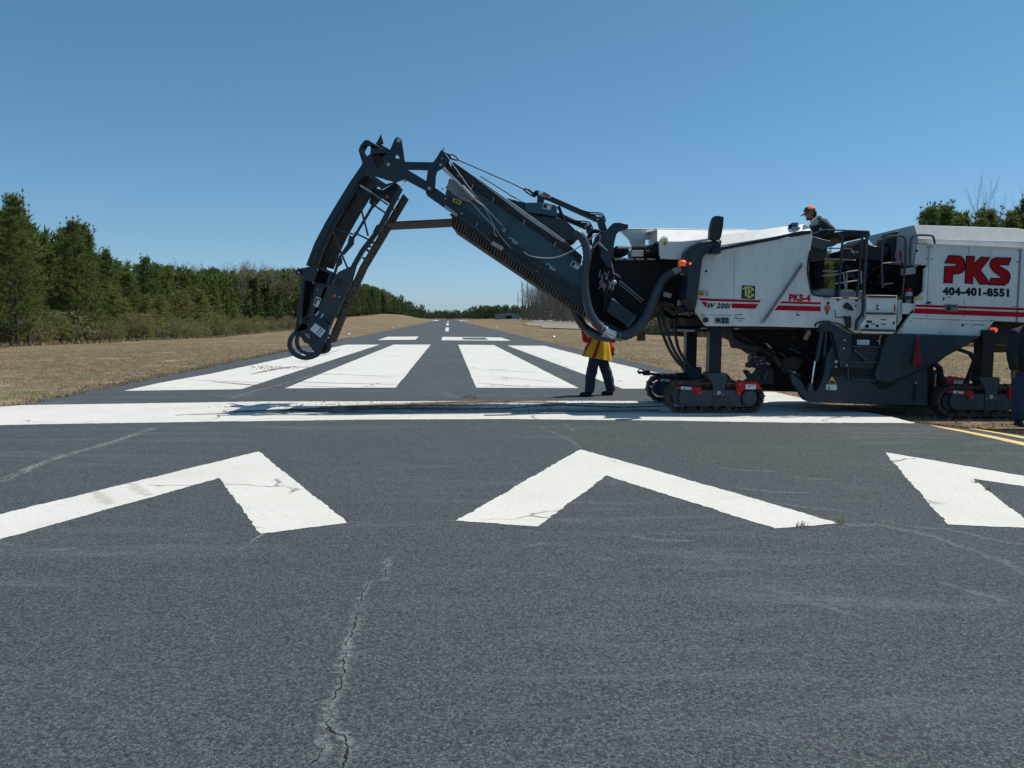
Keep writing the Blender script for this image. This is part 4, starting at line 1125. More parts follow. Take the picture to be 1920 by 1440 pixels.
# crawler tracks: one built, three copies
TC = P(1341, 776, YN)     # reference point at the sole of the front near track
tk = empty('crawler_track', (TC.x, YN, 0))
tk.parent = mm; tk.location = Vector((TC.x, YN, 0)) - ORG[mm.name]; ORG[tk.name] = Vector((TC.x, YN, 0))
R_, HL = .245, .585
def loop_pt(s_):
    per = 4 * HL + 2 * math.pi * R_; s_ %= per
    if s_ < 2 * HL: return (-HL + s_, 0.0, 0.0)
    s_ -= 2 * HL
    if s_ < math.pi * R_:
        a = -math.pi / 2 + s_ / R_; return (HL + R_ * math.cos(a), R_ + R_ * math.sin(a), a + math.pi / 2)
    s_ -= math.pi * R_
    if s_ < 2 * HL: return (HL - s_, 2 * R_, math.pi)
    s_ -= 2 * HL; a = math.pi / 2 + s_ / R_
    return (-HL + R_ * math.cos(a), R_ + R_ * math.sin(a), a + math.pi / 2)
per = 4 * HL + 2 * math.pi * R_; npad = 32
b = MB(); rr = random.Random(2)
for i in range(npad):
    x_, z_, a = loop_pt(per * i / npad)
    rot = Matrix.Rotation(-a, 3, 'Y')
    nrm = Vector((math.sin(a), 0, -math.cos(a)))
    c = Vector((TC.x + x_, YN + .15, z_ + .035))
    b.wbox(c, (per / npad * .97, .30, .034), rot); b.wbox(c + nrm * .022, (.03, .29, .03 + rr.random() * .012), rot)
    b.wbox(c - nrm * .03, (.09, .22, .05), rot)
b.build('track_chain', M['mud'], tk, smooth=False)
def Lp(x_, z_): return Vector((TC.x + x_, 0, z_))
def lplate(b, pts, y, th): 
    b.prism([[Vector((TC.x + x_, YN + y, z_)) for x_, z_ in pts]], th); return b
def lc(u, v):  # photo point -> local coordinates on the near face
    p = P(u, v, YN); return (p.x - TC.x, p.z)
b = MB()
lplate(b, [lc(*q) for q in ((1276, 731), (1384, 731), (1390, 738), (1390, 757), (1384, 762), (1285, 762), (1275, 757), (1272, 745))], .0, .30)
fr_o = b.build('track_frame', M['slate'], tk, .012)
b = MB()
for u in (1296, 1320, 1344, 1368): lplate(b, [lc(u + 6.5 * math.cos(k * math.pi / 6), 763 + 6.5 * math.sin(k * math.pi / 6)) for k in range(12)], .03, .24)
b.build('roller', M['mud'], tk)
b = MB()
for cx_, r_, y_ in ((1404, 13.5, -.03), (1404, 18, .05), (1278, 16, .06)):
    lplate(b, [lc(cx_ + r_ * math.cos(k * math.pi / 12), 746 + r_ * math.sin(k * math.pi / 12)) for k in range(24)], y_, .2)
b.build('drive_wheel', M['slate'], tk, .012)
b = MB(); lplate(b, [lc(*q) for q in ((1262, 722), (1266, 718), (1314, 717), (1314, 727), (1264, 727))], .02, .22); lplate(b, [lc(*q) for q in ((1314, 713), (1380, 714), (1384, 732), (1300, 732))], .10, .15)
b.build('track_beam', M['black'], tk, .006)
b = MB()
lplate(b, [lc(*q) for q in ((1266, 724.5), (1314, 726), (1314, 737), (1308, 740.5), (1301, 732), (1269, 729))], -.03, .02)
lplate(b, [lc(*q) for q in ((1280, 716), (1314, 715), (1314, 719), (1278, 721))], .06, .16)
lg = b.build('track_guard', M['red'], tk, .004)
b = MB(); lplate(b, [lc(*q) for q in ((1380, 716), (1419, 716), (1424, 723), (1427, 729), (1397, 729.5), (1391, 734), (1389, 741), (1384, 742), (1380, 739))], -.03, .22)
rg = b.build('track_guard', M['red'], tk, .006)
for grd, q in ((lg, ((1276, 724.3), (1295, 724.8), (1295, 730.3), (1276, 729.7))), (rg, ((1397, 720.5), (1416, 720.5), (1416.5, 729.5), (1397, 729.5)))):
    b = MB(); lplate(b, [lc(*k) for k in q], -.036, .006); l_ = b.build('warning_label', M['label'], grd)
    b = MB(); a0, a1 = q[0], q[2]
    lplate(b, [lc(a0[0] + 5, a0[1] + 2), lc(a0[0] + 8, a0[1] + 1.5), lc(a0[0] + 9, a0[1] + 5), lc(a0[0] + 6, a0[1] + 4.5)], -.038, .003)
    lplate(b, [lc(a0[0] + 11, a0[1] + .8), lc(a0[0] + 17, a0[1] + .8), lc(a0[0] + 17, a0[1] + 1.8), lc(a0[0] + 11, a0[1] + 1.8)], -.038, .003); l_ = b.build('print', M['labelink'], grd)
b = MB(); lplate(b, [lc(*q) for q in ((1325, 699), (1363, 700), (1363, 712), (1359, 721), (1358, 744), (1337, 744), (1336, 721), (1326, 706))], -.02, .3); b.build('leg_clevis', M['slate'], tk, .01)
b = MB(); lplate(b, [lc(1347 + 3.8 * math.cos(k * math.pi / 8), 736 + 3.8 * math.sin(k * math.pi / 8)) for k in range(16)], -.035, .03)
for u, v in ((1312, 737), (1387, 721), (1385, 737), (1338, 739), (1355, 739)): lplate(b, [lc(u + 1.1 * math.cos(k * math.pi / 4), v + 1.1 * math.sin(k * math.pi / 4)) for k in range(8)], -.036, .02)
b.build('pin', M['steel'], tk)
b = MB(); lplate(b, [lc(*q) for q in ((1342, 723), (1344.5, 723), (1344.5, 727), (1342, 727))], -.024, .01); lplate(b, [lc(*q) for q in ((1350, 723), (1352.5, 723), (1352.5, 727), (1350, 727))], -.024, .01)
lplate(b, [lc(*q) for q in ((1357, 742), (1370, 742), (1370, 757), (1357, 757))], -.008, .01); lplate(b, [lc(*q) for q in ((1337, 745), (1352, 745), (1352, 762), (1337, 762))], -.01, .02)
b.build('frame_detail', M['blue'], tk)
b = MB(); lplate(b, [lc(*q) for q in ((1333, 612), (1355.5, 612), (1353, 702), (1330, 702))], .03, .26); b.build('lifting_leg', M['leg'], tk, .02)
def dup(root, off, rotz=0):
    r = root.copy(); COL.objects.link(r); r.parent = root.parent; r.location = root.location + Vector(off); r.rotation_euler.z = rotz
    for ch in list(root.children):
        c = ch.copy(); COL.objects.link(c); c.parent = r
        for g_ in list(ch.children):
            d = g_.copy(); COL.objects.link(d); d.parent = c
    return r
dup(tk, (-.02, 1.72, 0.0)); dup(tk, (4.66, -.12, -.06)); dup(tk, (4.60, 1.72, -.06))
b = MB(); b.bar(1198, 698, 1240, 703, 15.05, 2.4); b.box(1207, 695, 1219, 704, 15.0, .12); b.bar(1195, 696, 1200, 701, 15.0, 1.6); b.tube([(1197, 696), (1199, 692), (1208, 694)], 1, 15.0); b.build('sensor_arm', M['black'], mm)

# ---- operator platform
rr = random.Random(21)
b = MB()
b.plate([(1575, 543), (1578, 500), (1590, 490), (1603, 486), (1628, 478), (1655, 482), (1672, 488), (1698, 488), (1712, 495), (1733, 500), (1735, 545), (1724, 556), (1717, 560), (1692, 562), (1692, 600), (1683, 625), (1618, 625), (1618, 560), (1582, 556)], 14.3, .25); b.plate([(1625, 492), (1735, 500), (1735, 556), (1692, 600), (1690, 620), (1640, 620), (1640, 545)], 14.55, .75)
b.plate([(1700, 500), (1715, 497), (1735, 500), (1733, 545), (1724, 556), (1700, 552)], 13.6, .8)
b.build('engine_compartment', M['void'], mm, .01)
b = MB()
for i in range(34):
    u = rr.uniform(1580, 1725); v = rr.uniform(492, 552); k = rr.uniform(2, 9)
    b.box(u, v, u + k * 1.6, v + k, 14.2 - rr.random() * .25, .25)
for i in range(12):
    u = rr.uniform(1585, 1700); v = rr.uniform(495, 545)
    b.tube([(u, v), (u + rr.uniform(5, 20), v - rr.uniform(-8, 12)), (u + rr.uniform(20, 40), v + rr.uniform(-8, 12))], rr.uniform(1, 2.4), 14.0, n=6)
b.build('engine_parts', M['black'], mm, .004)
b = MB()
b.plate([(1603, 486), (1600, 470), (1605, 462), (1612, 452), (1622, 446), (1630, 458), (1648, 462), (1665, 462), (1668, 468), (1666, 478), (1655, 484), (1650, 490)], 14.0, .7); b.build('air_filter', M['black'], mm, .02)
b = MB(); b.plate([(1572, 478), (1578, 470), (1590, 468), (1604, 474), (1604, 484), (1590, 487), (1576, 484)], 13.95, .5); b.build('arm_rest', M['rubber'], mm, .02)
b = MB(); b.plate([(1671, 489), (1671, 462), (1665, 455), (1665, 447), (1673, 442), (1674, 436), (1680, 433), (1690, 432.5), (1695, 436), (1696, 460), (1698, 489)], 14.0, .45); b.build('seat', M['rubber'], mm, .02)
b = MB(); b.plate([(1691, 445), (1696, 446), (1695, 458), (1690, 457)], 13.95, .05); b.plate([(1690, 462), (1700, 460), (1702, 484), (1690, 488)], 13.9, .2); b.build('seat_latch', M['blue2'], mm)
b = MB(); b.bar(1687, 470, 1692, 500, 13.85, 1.6); b.build('red_hose', M['red'], mm)
b = MB(); b.plate([(1523, 443), (1546, 449), (1571, 454), (1569, 458), (1564, 461), (1540, 468), (1523, 462)], 13.55, .9); con = b.build('control_console', mat('console grey', (.055, .065, .07), .5, amt=.3), mm, .012)
b = MB(); b.plate([(1519, 462), (1545, 466), (1552, 474), (1546, 486), (1518, 488)], 13.6, .7); b.build('console_base', M['black'], mm, .01)
b = MB()
for u, v in ((1530, 440), (1541, 452), (1548, 447), (1555, 448)): b.bar(u, v, u + .5, v + 5, 13.8, 1.5, 8)
b.build('joystick', M['black'], con)
b = MB(); b.plate([(1516, 487), (1529, 488), (1531, 530), (1526, 545), (1518, 540)], 14.95, .05); b.build('screen', M['glassblue'], mm)
b = MB(); b.tube([(1519, 470), (1515.5, 490), (1514.5, 512), (1518, 532), (1521, 546), (1526, 553), (1545, 555.5)], 1.5, YN - .01); b.bar(1545, 556, 1618, 557, 13.4, 1.1); b.build('opening_seal', M['black'], mm)
b = MB()
b.plate([(1540, 541), (1564, 542), (1566, 555), (1541, 554)], 13.5, .5); b.plate([(1573, 543.5), (1600, 544), (1600, 550), (1605, 552), (1605, 555), (1573, 555)], 13.5, .5); b.box(1611, 545, 1623, 555, 13.5, .3)
b.plate([(1526, 553), (1530, 548), (1541, 543), (1541, 554)], 13.5, .3)
b.bar(1544, 558.6, 1617, 560, 13.3, 1.3)
b.build('floor_box', M['grey'], mm, .006)
b = MB(); b.box(1535, 555, 1735, 561, 13.45, 1.9); b.build('platform_floor', M['black'], mm, .004)
b = MB(); b.plate([(1587, 432.6), (1631, 434), (1632, 443), (1624, 444), (1590, 442.5), (1575, 441), (1568, 435)], 13.5, 1.5); b.build('platform_rail_panel', M['black'], mm, .006)
def rail(path, r, Y, m='blue', name='handrail'):
    b = MB(); b.tube(path, r, Y, n=8); return b.build(name, M[m], mm)
rail([(1519, 440), (1532, 436), (1546, 431.3), (1590, 432.2), (1630, 434)], 1.5, 13.42)
rail([(1581, 443), (1578, 470), (1575, 520), (1571, 564)], 2.4, 13.38, 'blue', 'rail_post')
rail([(1617, 443), (1613, 490), (1609, 530), (1606, 565)], 2.2, 13.38, 'blue', 'rail_post')
rail([(1626, 436), (1622, 500), (1619, 557), (1618, 583), (1612, 595), (1606.5, 603), (1604.5, 619)], 3.0, 13.30, 'blue', 'rail_post')
rail([(1570, 436), (1580, 447), (1581, 455)], 1.7, 13.45, 'blue')
for p_ in ([(1523, 489), (1545, 485.5), (1573, 486), (1604, 488)], [(1553, 466), (1592, 466), (1598, 470), (1608, 473.5)], [(1542, 508), (1571, 508.5)], [(1542, 517), (1571, 514), (1590, 509.5), (1610, 507)],
           [(1582, 514), (1585, 542)], [(1588, 512), (1587, 542)], [(1614.6, 508), (1615, 532)], [(1564, 532), (1578, 530), (1608, 526)], [(1655, 494), (1690, 491)], [(1658, 533), (1674, 531)]):
    rail(p_, 1.2, 13.7, 'lgrey', 'rail')
rail([(1655, 540), (1653, 500), (1655, 460), (1658, 449), (1666, 444), (1688, 442), (1695, 445), (1698, 455), (1697, 500), (1693, 540), (1691, 562)], 2.0, 13.5, 'hose')
rail([(1720, 499), (1712, 498), (1707, 490), (1707, 460), (1710, 446), (1718, 441), (1743, 441.5), (1750, 445), (1753, 457)], 2.0, 13.33, 'hose')
b = MB(); b.plate([(1696, 503), (1717, 500), (1717, 513), (1697, 516)], 13.55, .15); b.build('step_plate', M['lgrey'], mm, .004)
# ladder panel under the platform
b = MB()
b.plate([(1625, 553), (1682.5, 554), (1681, 600), (1680, 622), (1674, 626), (1618, 625), (1614, 620), (1614, 608), (1625, 595)], 13.28, .12); b.plate([(1683, 556), (1692, 558), (1691, 600), (1683, 612)], 13.5, .1)
lp_ = b.build('ladder_panel', M['white'], mm, .006)
b = MB(); b.plate([(1627, 553.5), (1681, 554.5), (1680, 558.5), (1627, 558)], 13.26, .03); b.plate([(1626, 585.5), (1680, 586.5), (1680, 590), (1626, 589.3)], 13.25, .04); b.plate([(1616, 616.5), (1680, 618), (1679, 622), (1616, 620.5)], 13.25, .04); b.build('step', M['slate'], lp_)
b = MB(); b.box(1643.5, 571.5, 1647, 575, 13.272, .01); b.box(1643.5, 577.5, 1647, 581, 13.272, .01); b.disc(1626, 611.5, 13.27, 3.6, .012, 14); b.disc(1645, 611, 13.27, 2.6, .012, 12); b.build('socket', M['navy'], lp_)
ink(lp_, [(1622, 596), (1680, 597), (1680, 616), (1622, 615)], 13.28, [(.05, .25, .22, .5), (.5, .1, .68, .2), (.2, .55, .32, .65), (.52, .55, .68, .65), (.9, .3, .96, .6)])
b = MB(); b.box(1677, 571, 1679, 584, 13.272, .01); b.build('print', M['stripe'], lp_)
b = MB(); b.plate([(1691, 568), (1714, 569), (1715, 578), (1703, 589), (1691, 589)], 13.45, .3); b.build('step_box', M['white'], mm, .006)

# ---- rear body and engine hood
bodyp = [(1740, 500), (1745, 457.5), (1914, 465), (2040, 470.5), (2040, 609), (1864, 602), (1843, 630), (1683, 625), (1709, 589), (1716, 586), (1717, 556), (1724, 555), (1733, 545), (1735, 503)]
b = MB(); b.plate(bodyp, YN, .08); rb = b.build('rear_panel', M['white'], mm, .006)
b = MB(); b.plate([(1748, 462), (2030, 474), (2030, 604), (1862, 598), (1842, 622), (1750, 618), (1745, 560)], YN + .1, 1.9); b.build('engine_bay', M['void'], mm)
b = MB(); b.plate([(1718, 457), (1746, 458), (1741, 498), (1713, 495)], YN + .06, .1); sd_ = b.build('side_door', M['white'], mm, .006)
b = MB(); b.tube([(1746, 457.3), (1718, 456.5), (1713, 495)], .9, YN + .06, smooth=False, n=6); b.disc(1720, 470, YN + .04, 2, .03, 8); b.build('door_seal', M['black'], sd_)
b = MB()
r1 = [P(1714, 421.5, 13.62), P(1905, 428, 13.62), P(1980, 440, 13.62), P(2040, 443, 13.62)]
r2 = [P(1722, 447, YN + .12), P(1914, 452, YN + .12), P(1985, 456, YN + .12), P(2040, 458, YN + .12)]
b.slab(r2, r1, .03)
r3 = [P(1714, 424, 15.4), P(1890, 430, 15.4), P(1965, 440, 15.4), P(2030, 443, 15.4)]
b.slab(r1, r3, .03)
b.plate([(1722, 447), (1914, 452), (2040, 458), (2040, 470), (1914, 464.5), (1746, 457), (1721, 456)], YN + .10, .05)
hd = b.build('engine_hood', M['hood'], mm, .006)
b = MB()      # slanting gray front face of the hood
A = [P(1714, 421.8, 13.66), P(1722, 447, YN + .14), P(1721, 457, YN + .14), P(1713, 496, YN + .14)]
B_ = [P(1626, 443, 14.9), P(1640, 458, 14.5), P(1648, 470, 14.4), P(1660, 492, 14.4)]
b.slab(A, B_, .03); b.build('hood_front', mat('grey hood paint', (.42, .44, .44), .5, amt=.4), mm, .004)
b = MB(); b.strip([(1744, 457.6), (1914, 465.2)], YN - .03, .12, 1.6); b.tube([(1714, 421.5, 13.6), (1722, 447, YN + .1)], .7, n=6); b.build('bright_edge', mat('sunlit edge paint', (.8, .79, .77), .4, amt=.1), rb)  # pale strips paint the sunlit highlight onto the hood and panel edges
b = MB()
b.plate([(1911.5, 466), (1916, 466.2), (1908.5, 604), (1904, 603.8)], YN - .003, .01)
for u0, v0, u1, v1 in ((1816, 461, 1816, 476), (1808.5, 560, 1807, 597), (1743, 460, 1737, 596), (1709, 597, 1905, 603.5)): b.bar(u0, v0, u1, v1, YN - .001, .5, 4)
b.build('panel_seam', M['grey'], rb)
b = MB()
for u, v in ((1740, 463), (1748, 464), (1739, 485), (1747, 485), (1909, 470), (1908, 491), (1902, 575), (1795, 600), (1860, 601), (1708, 602), (1693, 612), (1690, 622), (1764, 623.5), (1841, 626)): b.disc(u, v, YN - .012, 1.1, .015, 8)
b.plate([(1738, 567), (1744, 565), (1746, 569), (1739, 570)], YN - .03, .03)
b.build('bolt', M['black'], rb)
b = MB(); b.plate([(1717, 571), (2040, 581.5), (2040, 586), (1716, 575.3)], YD, .004); b.plate([(1716, 578), (2040, 590), (2040, 598.8), (1713, 587.6)], YD, .004); b.build('stripe', M['stripe'], rb, smooth=False)
b = MB(); b.plate([(1772.5, 570), (1797, 571), (1797, 584), (1773, 583)], YN - .02, .02); lt = b.build('door_latch', M['grey'], rb, .004)
b = MB(); b.box(1775, 572.5, 1783, 582, YN - .024, .01); b.box(1785, 573.5, 1795, 576, YN - .024, .01); b.build('latch_grip', M['black'], lt)
b = MB(); b.plate([(1717, 556.5), (1731, 556), (1730.5, 563), (1717, 562)], YD, .004); b.build('warning_label', M['yellow'], rb)
ink(rb, [(1765, 556), (1783, 557), (1782, 566), (1764, 565)], YD + .002, [(.2, .1, .35, .8), (.6, .0, 1., .12)])
ink(rb, [(1800, 606), (1848, 608), (1848, 618), (1800, 616)], YD + .002, [(.06, .1, .15, .6), (.2, .12, .36, .2), (.5, .1, .98, .22), (.45, .4, .47, .7)])
PL = [[(1779, 480), (1797, 480), (1803, 482), (1807.5, 487), (1810, 497), (1808, 507), (1804, 511.5), (1797, 514), (1786.3, 515), (1785.5, 531.5), (1769.5, 531.5), (1771.5, 500), (1792, 500), (1794, 497), (1792, 494.3), (1771, 494)],
      [(1812.5, 480.5), (1827.5, 481), (1826.8, 494), (1840, 481.7), (1857, 482), (1838.5, 506.5), (1852, 525), (1856, 532.8), (1837, 532.8), (1825, 514.5), (1823.8, 532.5), (1809.3, 532)],
      [(1896, 483.2), (1891, 496), (1874, 496), (1872.5, 498), (1889, 507), (1893.5, 513), (1894, 520), (1891, 529), (1883, 534.3), (1853, 533.5), (1858, 521.5), (1876.5, 521.5), (1878, 519), (1862.5, 508), (1857, 500), (1856.5, 492), (1860, 486), (1867, 482.7)]]
b = MB(); bo = MB()
for L in PL:
    L3 = [(u, v + (u - 1840) * .012) for u, v in L]
    b.plate(L3, YD, .004)
    bo.tube([*L3, L3[0]], .95, YD, smooth=False, n=6)
b.build('lettering', M['pksred'], rb, smooth=False); bo.build('lettering_outline', M['navy'], rb, smooth=False)
text('lettering', '404-401-8551', 1767.5, 538, 553.3, 1892, 541.3, 557, YD, M['navy'], rb, 0, .05)

# ---- drum housing and lower body
low = [(1556, 625), (1568, 625), (1843, 630), (1828, 639), (1801, 654), (1774, 668), (1761, 679), (1749, 683), (1739, 689), (1740, 761), (1650, 759), (1518, 754), (1509, 750), (1503, 742), (1483, 706), (1496, 707), (1506, 720), (1519, 731), (1530, 733), (1538, 722), (1546, 700), (1549, 668), (1562, 645)]
b = MB(); b.plate(low, YN + .02, .14); dh = b.build('drum_side_plate', M['blue'], mm, .01)
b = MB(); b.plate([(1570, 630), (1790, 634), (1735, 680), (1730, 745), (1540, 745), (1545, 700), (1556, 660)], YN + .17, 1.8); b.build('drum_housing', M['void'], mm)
b = MB(); b.plate([(1537, 610), (1543, 606), (1556, 605.5), (1567, 609), (1580, 618), (1597, 628), (1596, 660), (1590, 690), (1576, 690), (1570, 660), (1566, 640), (1561, 623), (1548, 618), (1544, 622), (1538, 620)], YN - .06, .07); b.build('swing_arm', M['blue'], mm, .01)
b = MB(); b.tube([(1528, 613), (1530, 607), (1540, 603.5), (1560, 604), (1575, 608), (1588, 617), (1602, 626)], 1.8, YN - .1, n=8); b.build('hydraulic_hose', M['rubber'], mm)
b = MB(); b.bar(1541, 621, 1531, 677, YN - .08, 4.2); b.bar(1549, 622, 1545, 668, YN - .03, 2.5); b.build('cylinder_barrel', M['blue'], mm)
b = MB(); b.bar(1528.5, 677, 1521.5, 722, YN - .08, 1.7); b.build('cylinder_rod', M['chrome'], mm)
b = MB(); b.plate([(1519, 718), (1523.5, 718), (1525, 733), (1515, 733)], YN - .1, .1); b.build('rod_end', M['slate'], mm, .004)
b = MB(); b.plate([(1666, 626), (1843, 630), (1800, 653), (1774, 667), (1750, 681), (1729, 693), (1705, 707), (1680, 716), (1658, 718), (1645, 712), (1641, 698), (1649, 682), (1655, 655)], YN - .10, .13); b.build('drum_drive_cover', M['blue'], mm, .035)
b = MB()
for p_ in (((1598, 648), (1662, 650), (1662, 653), (1598, 651)), ((1592, 677), (1648, 678), (1648, 681), (1592, 680)), ((1597, 710), (1642, 711.5), (1642, 714), (1597, 713))): b.plate(p_, YN - .05, .08)
b.bar(1601, 655, 1625, 676, YN - .02, 3); b.box(1589, 684, 1592, 714, YN - .02, .04)
b.build('ledge', M['slate'], mm, .003)
b = MB(); b.plate([(1600, 628), (1664, 630), (1650, 648), (1598, 647)], YN + .006, .01); b.plate([(1560, 690), (1640, 692), (1640, 706), (1556, 706)], YN + .006, .01); b.plate([(1715, 718), (1720, 718), (1716, 752), (1711, 751)], YN + .006, .01); b.plate([(1632, 716), (1680, 719), (1662, 730), (1650, 730)], YN + .004, .01); b.build('recess_shade', M['void'], dh)  # shade of recesses painted as flat near-black plates
lab([(1607, 637), (1630, 637.3), (1630, 647), (1607, 646.5)], YN - .002, dh, [(.1, .3, .2, .4)])
tw = [(1560, 703), (1569.5, 720.5), (1551, 720.5)]
b = MB(); b.plate(tw, YN + .01, .006); w1 = b.build('warning_label', M['yellow'], dh)
b = MB(); b.tube([*tw, tw[0]], .8, YN + .008, smooth=False, n=4); b.plate([(1553, 719.5), (1557, 713), (1562, 714.5), (1568, 719.5)], YN + .006, .004); b.build('print', M['labelink'], w1)
l2 = [(1549, 721), (1569, 721.3), (1569, 731.5), (1549, 731)]
w2 = lab(l2, YN + .01, dh, [(.12, .75, .45, .88), (.22, .2, .3, .75)])
b = MB()
for u, v, r in ((1568, 678, 3), (1568, 688, 2), (1584, 638, 2), (1582, 653, 2), (1801, 642.5, 3.6), (1718, 718, 2), (1588, 685, 1.8), (1655, 669.5, 1.5), (1490, 698, 2)): b.disc(u, v, YN - .075, r, .09, 12)
b.tube([(1654, 629.5), (1650, 632), (1649, 647)], .9, YN - .06); b.box(1645, 638, 1649, 640, YN - .06, .04)
b.build('bolt', M['steel'], mm)
b = MB(); b.disc(1801, 642.5, YN - .085, 1.8, .05, 10); b.build('pin_center', M['grey'], mm)

# under-body machinery ahead of the drum
b = MB()
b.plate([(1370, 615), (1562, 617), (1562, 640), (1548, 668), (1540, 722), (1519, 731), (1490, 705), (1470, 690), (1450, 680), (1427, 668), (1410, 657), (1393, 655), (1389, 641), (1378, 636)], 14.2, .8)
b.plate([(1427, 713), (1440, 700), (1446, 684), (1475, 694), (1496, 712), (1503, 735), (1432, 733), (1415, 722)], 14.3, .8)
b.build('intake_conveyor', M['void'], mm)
b = MB()
for k in range(5): b.bar(1380 + k * 6, 624 + k * 7, 1478 + k * 4, 684 + k * 5, 13.95 + k * .05, 2.4 - k * .2)
b.bar(1450, 668, 1475, 700, 13.9, 4); b.plate([(1470, 672), (1490, 668), (1506, 676), (1500, 690), (1480, 696), (1468, 688)], 13.9, .4)
for k in range(26):
    u = rr.uniform(1385, 1540); v = rr.uniform(622, 676)
    if v < 622 + (u - 1372) * .45 + 12: b.bar(u, v, u + rr.uniform(-14, 14), v + rr.uniform(-6, 12), 14.05 - rr.random() * .2, rr.uniform(1, 3.2), 6)
b.build('conveyor_frame', M['junk'], mm)
b = MB(); b.bar(1392, 649, 1420, 654, 13.9, 7.5, 14); b.bar(1477, 672, 1520, 632, 14.2, 2); b.build('roller', mat('dark dusty steel', (.035, .032, .028), .7, .3, amt=.6), mm)
b = MB(); b.box(1411, 668, 1436, 686, 13.9, .3); b.bar(1407, 685, 1443, 693, 13.9, 3.4); b.disc(1406, 685, 13.85, 5, .15, 12); b.bar(1412, 672, 1405, 684, 13.9, 2.5); b.bar(1428, 692, 1426, 712, 13.95, .9)
b.build('sensor_mount', M['black'], mm, .004)
b = MB(); b.plate([(1396, 697), (1398, 694), (1403, 694), (1417, 711), (1420, 713), (1425, 707), (1428, 708), (1432, 715), (1437, 708), (1442, 690), (1450, 692), (1450, 720), (1420, 722), (1408, 716)], 14.0, .12); b.build('scraper_blade', M['rubber'], mm, .006)
b = MB()
for u, v in ((1416, 669), (1427, 676), (1428, 682), (1420, 684)): b.box(u - 1.5, v - 1, u + 1.5, v + 1, 13.87, .02)
b.bar(1437, 644, 1446, 653, 13.85, 1.4); b.bar(1437, 680, 1443, 683, 13.88, 1.5)
b.build('fitting', M['lgrey'], mm)
b = MB(); b.box(1514, 616, 1520, 622, 14, .1); b.bar(1517, 622, 1509, 637, 13.9, 4.5, 12); b.box(1544, 613, 1556, 622, 13.9, .3); b.build('filter', M['cream'], mm)
b = MB(); b.plate([(1482, 703), (1486, 700), (1498, 716), (1519, 731), (1512, 748), (1500, 738)], YN - .0, .06); b.bar(1476, 694, 1500, 705, 13.6, 3.5); b.build('moldboard_arm', M['blue'], mm, .006)

# rear axle parts around the rear track
b = MB()
b.plate([(1739, 690), (1750, 684), (1752, 759), (1740, 760)], 13.9, .9); b.box(1832, 604, 1862, 640, 13.8, 1.4)
b.plate([(1845, 630), (1862, 604), (1960, 608), (1960, 640), (1905, 650), (1870, 645), (1850, 640)], 14.0, 1.0)
b.strip([(1800, 655), (1822, 663), (1831, 676), (1820, 705), (1812, 725)], 14.0, .1, 6)
b.strip([(1752, 680), (1764, 690), (1772, 745), (1770, 765)], 13.8, .1, 9)
b.build('rear_axle', M['black'], mm, .01)
b = MB(); b.bar(1755, 701, 1750, 744, 13.7, 1.3); b.bar(1788, 719, 1802, 719, 13.3, .8, 6); b.build('rear_rod', M['steel'], mm)
b = MB(); b.box(1862, 640, 1895, 661, 14.6, .3); b.build('rear_weight', M['rust'], mm, .01)
b = MB(); b.disc(1866, 619, 13.7, 5, .1, 12); b.build('rear_lamp', M['redlamp'], mm)

# ------------------------------------------------------------------ loose things on the machine
b = MB()
rg_ = [(1722, 630), (1724, 640), (1727, 660), (1729.5, 688), (1726, 684), (1723, 688), (1719, 683), (1715, 686), (1711, 681), (1715, 663), (1719, 643)]
c0 = P(1722, 630, YN - .12); rings = []
for k, (v, hw) in enumerate(((630, 1.2), (640, 2.4), (652, 3.8), (665, 5.4), (676, 7.0), (684, 8.0))):
    ring = []
    for j in range(22):
        a = 2 * math.pi * j / 22; rad = px(hw) * (1 + .28 * math.sin(5 * a + k * .4)); c = P(1722 - (k * .5), v, YN - .17)
        ring.append(b.bm.verts.new((c.x + rad * math.cos(a), c.y + rad * .55 * math.sin(a), c.z + (.02 * math.sin(3 * a) if k == 5 else 0))))
    rings.append(ring)
for k in range(5):
    for j in range(22): b._face([rings[k][j], rings[k][(j + 1) % 22], rings[k + 1][(j + 1) % 22], rings[k + 1][j]])
b._face(rings[0]); b._face(rings[-1][::-1])
rag = b.build('rag', mat('dark red cloth', (.20, .010, .018), .85, amt=.6), None, org=c0); tag(rag, 'red cloth hanging in folds from the slate blue side of the machine', 'rag')
b = MB(); b.disc(1722, 630.5, YN - .1, 2.4, .1, 10); b.build('rag_hook', M['lgrey'], mm)
base = P(1703, 568.6, 13.6)
b = MB(); b.tubew([base, base + Vector((0, 0, .02)), base + Vector((0, 0, .17)), base + Vector((0, 0, .20))], [.055, .062, .062, .05], n=18, smooth=False)
jug = b.build('water_jug', M['label'], None, org=base, bevel=.004); tag(jug, 'white plastic jug with a red lid standing on the step box', 'jug')
b = MB(); b.tubew([base + Vector((0, 0, .20)), base + Vector((0, 0, .215)), base + Vector((0, 0, .25)), base + Vector((0, 0, .262))], [.064, .066, .058, .03], n=18, smooth=False); b.build('lid', M['red'], jug)

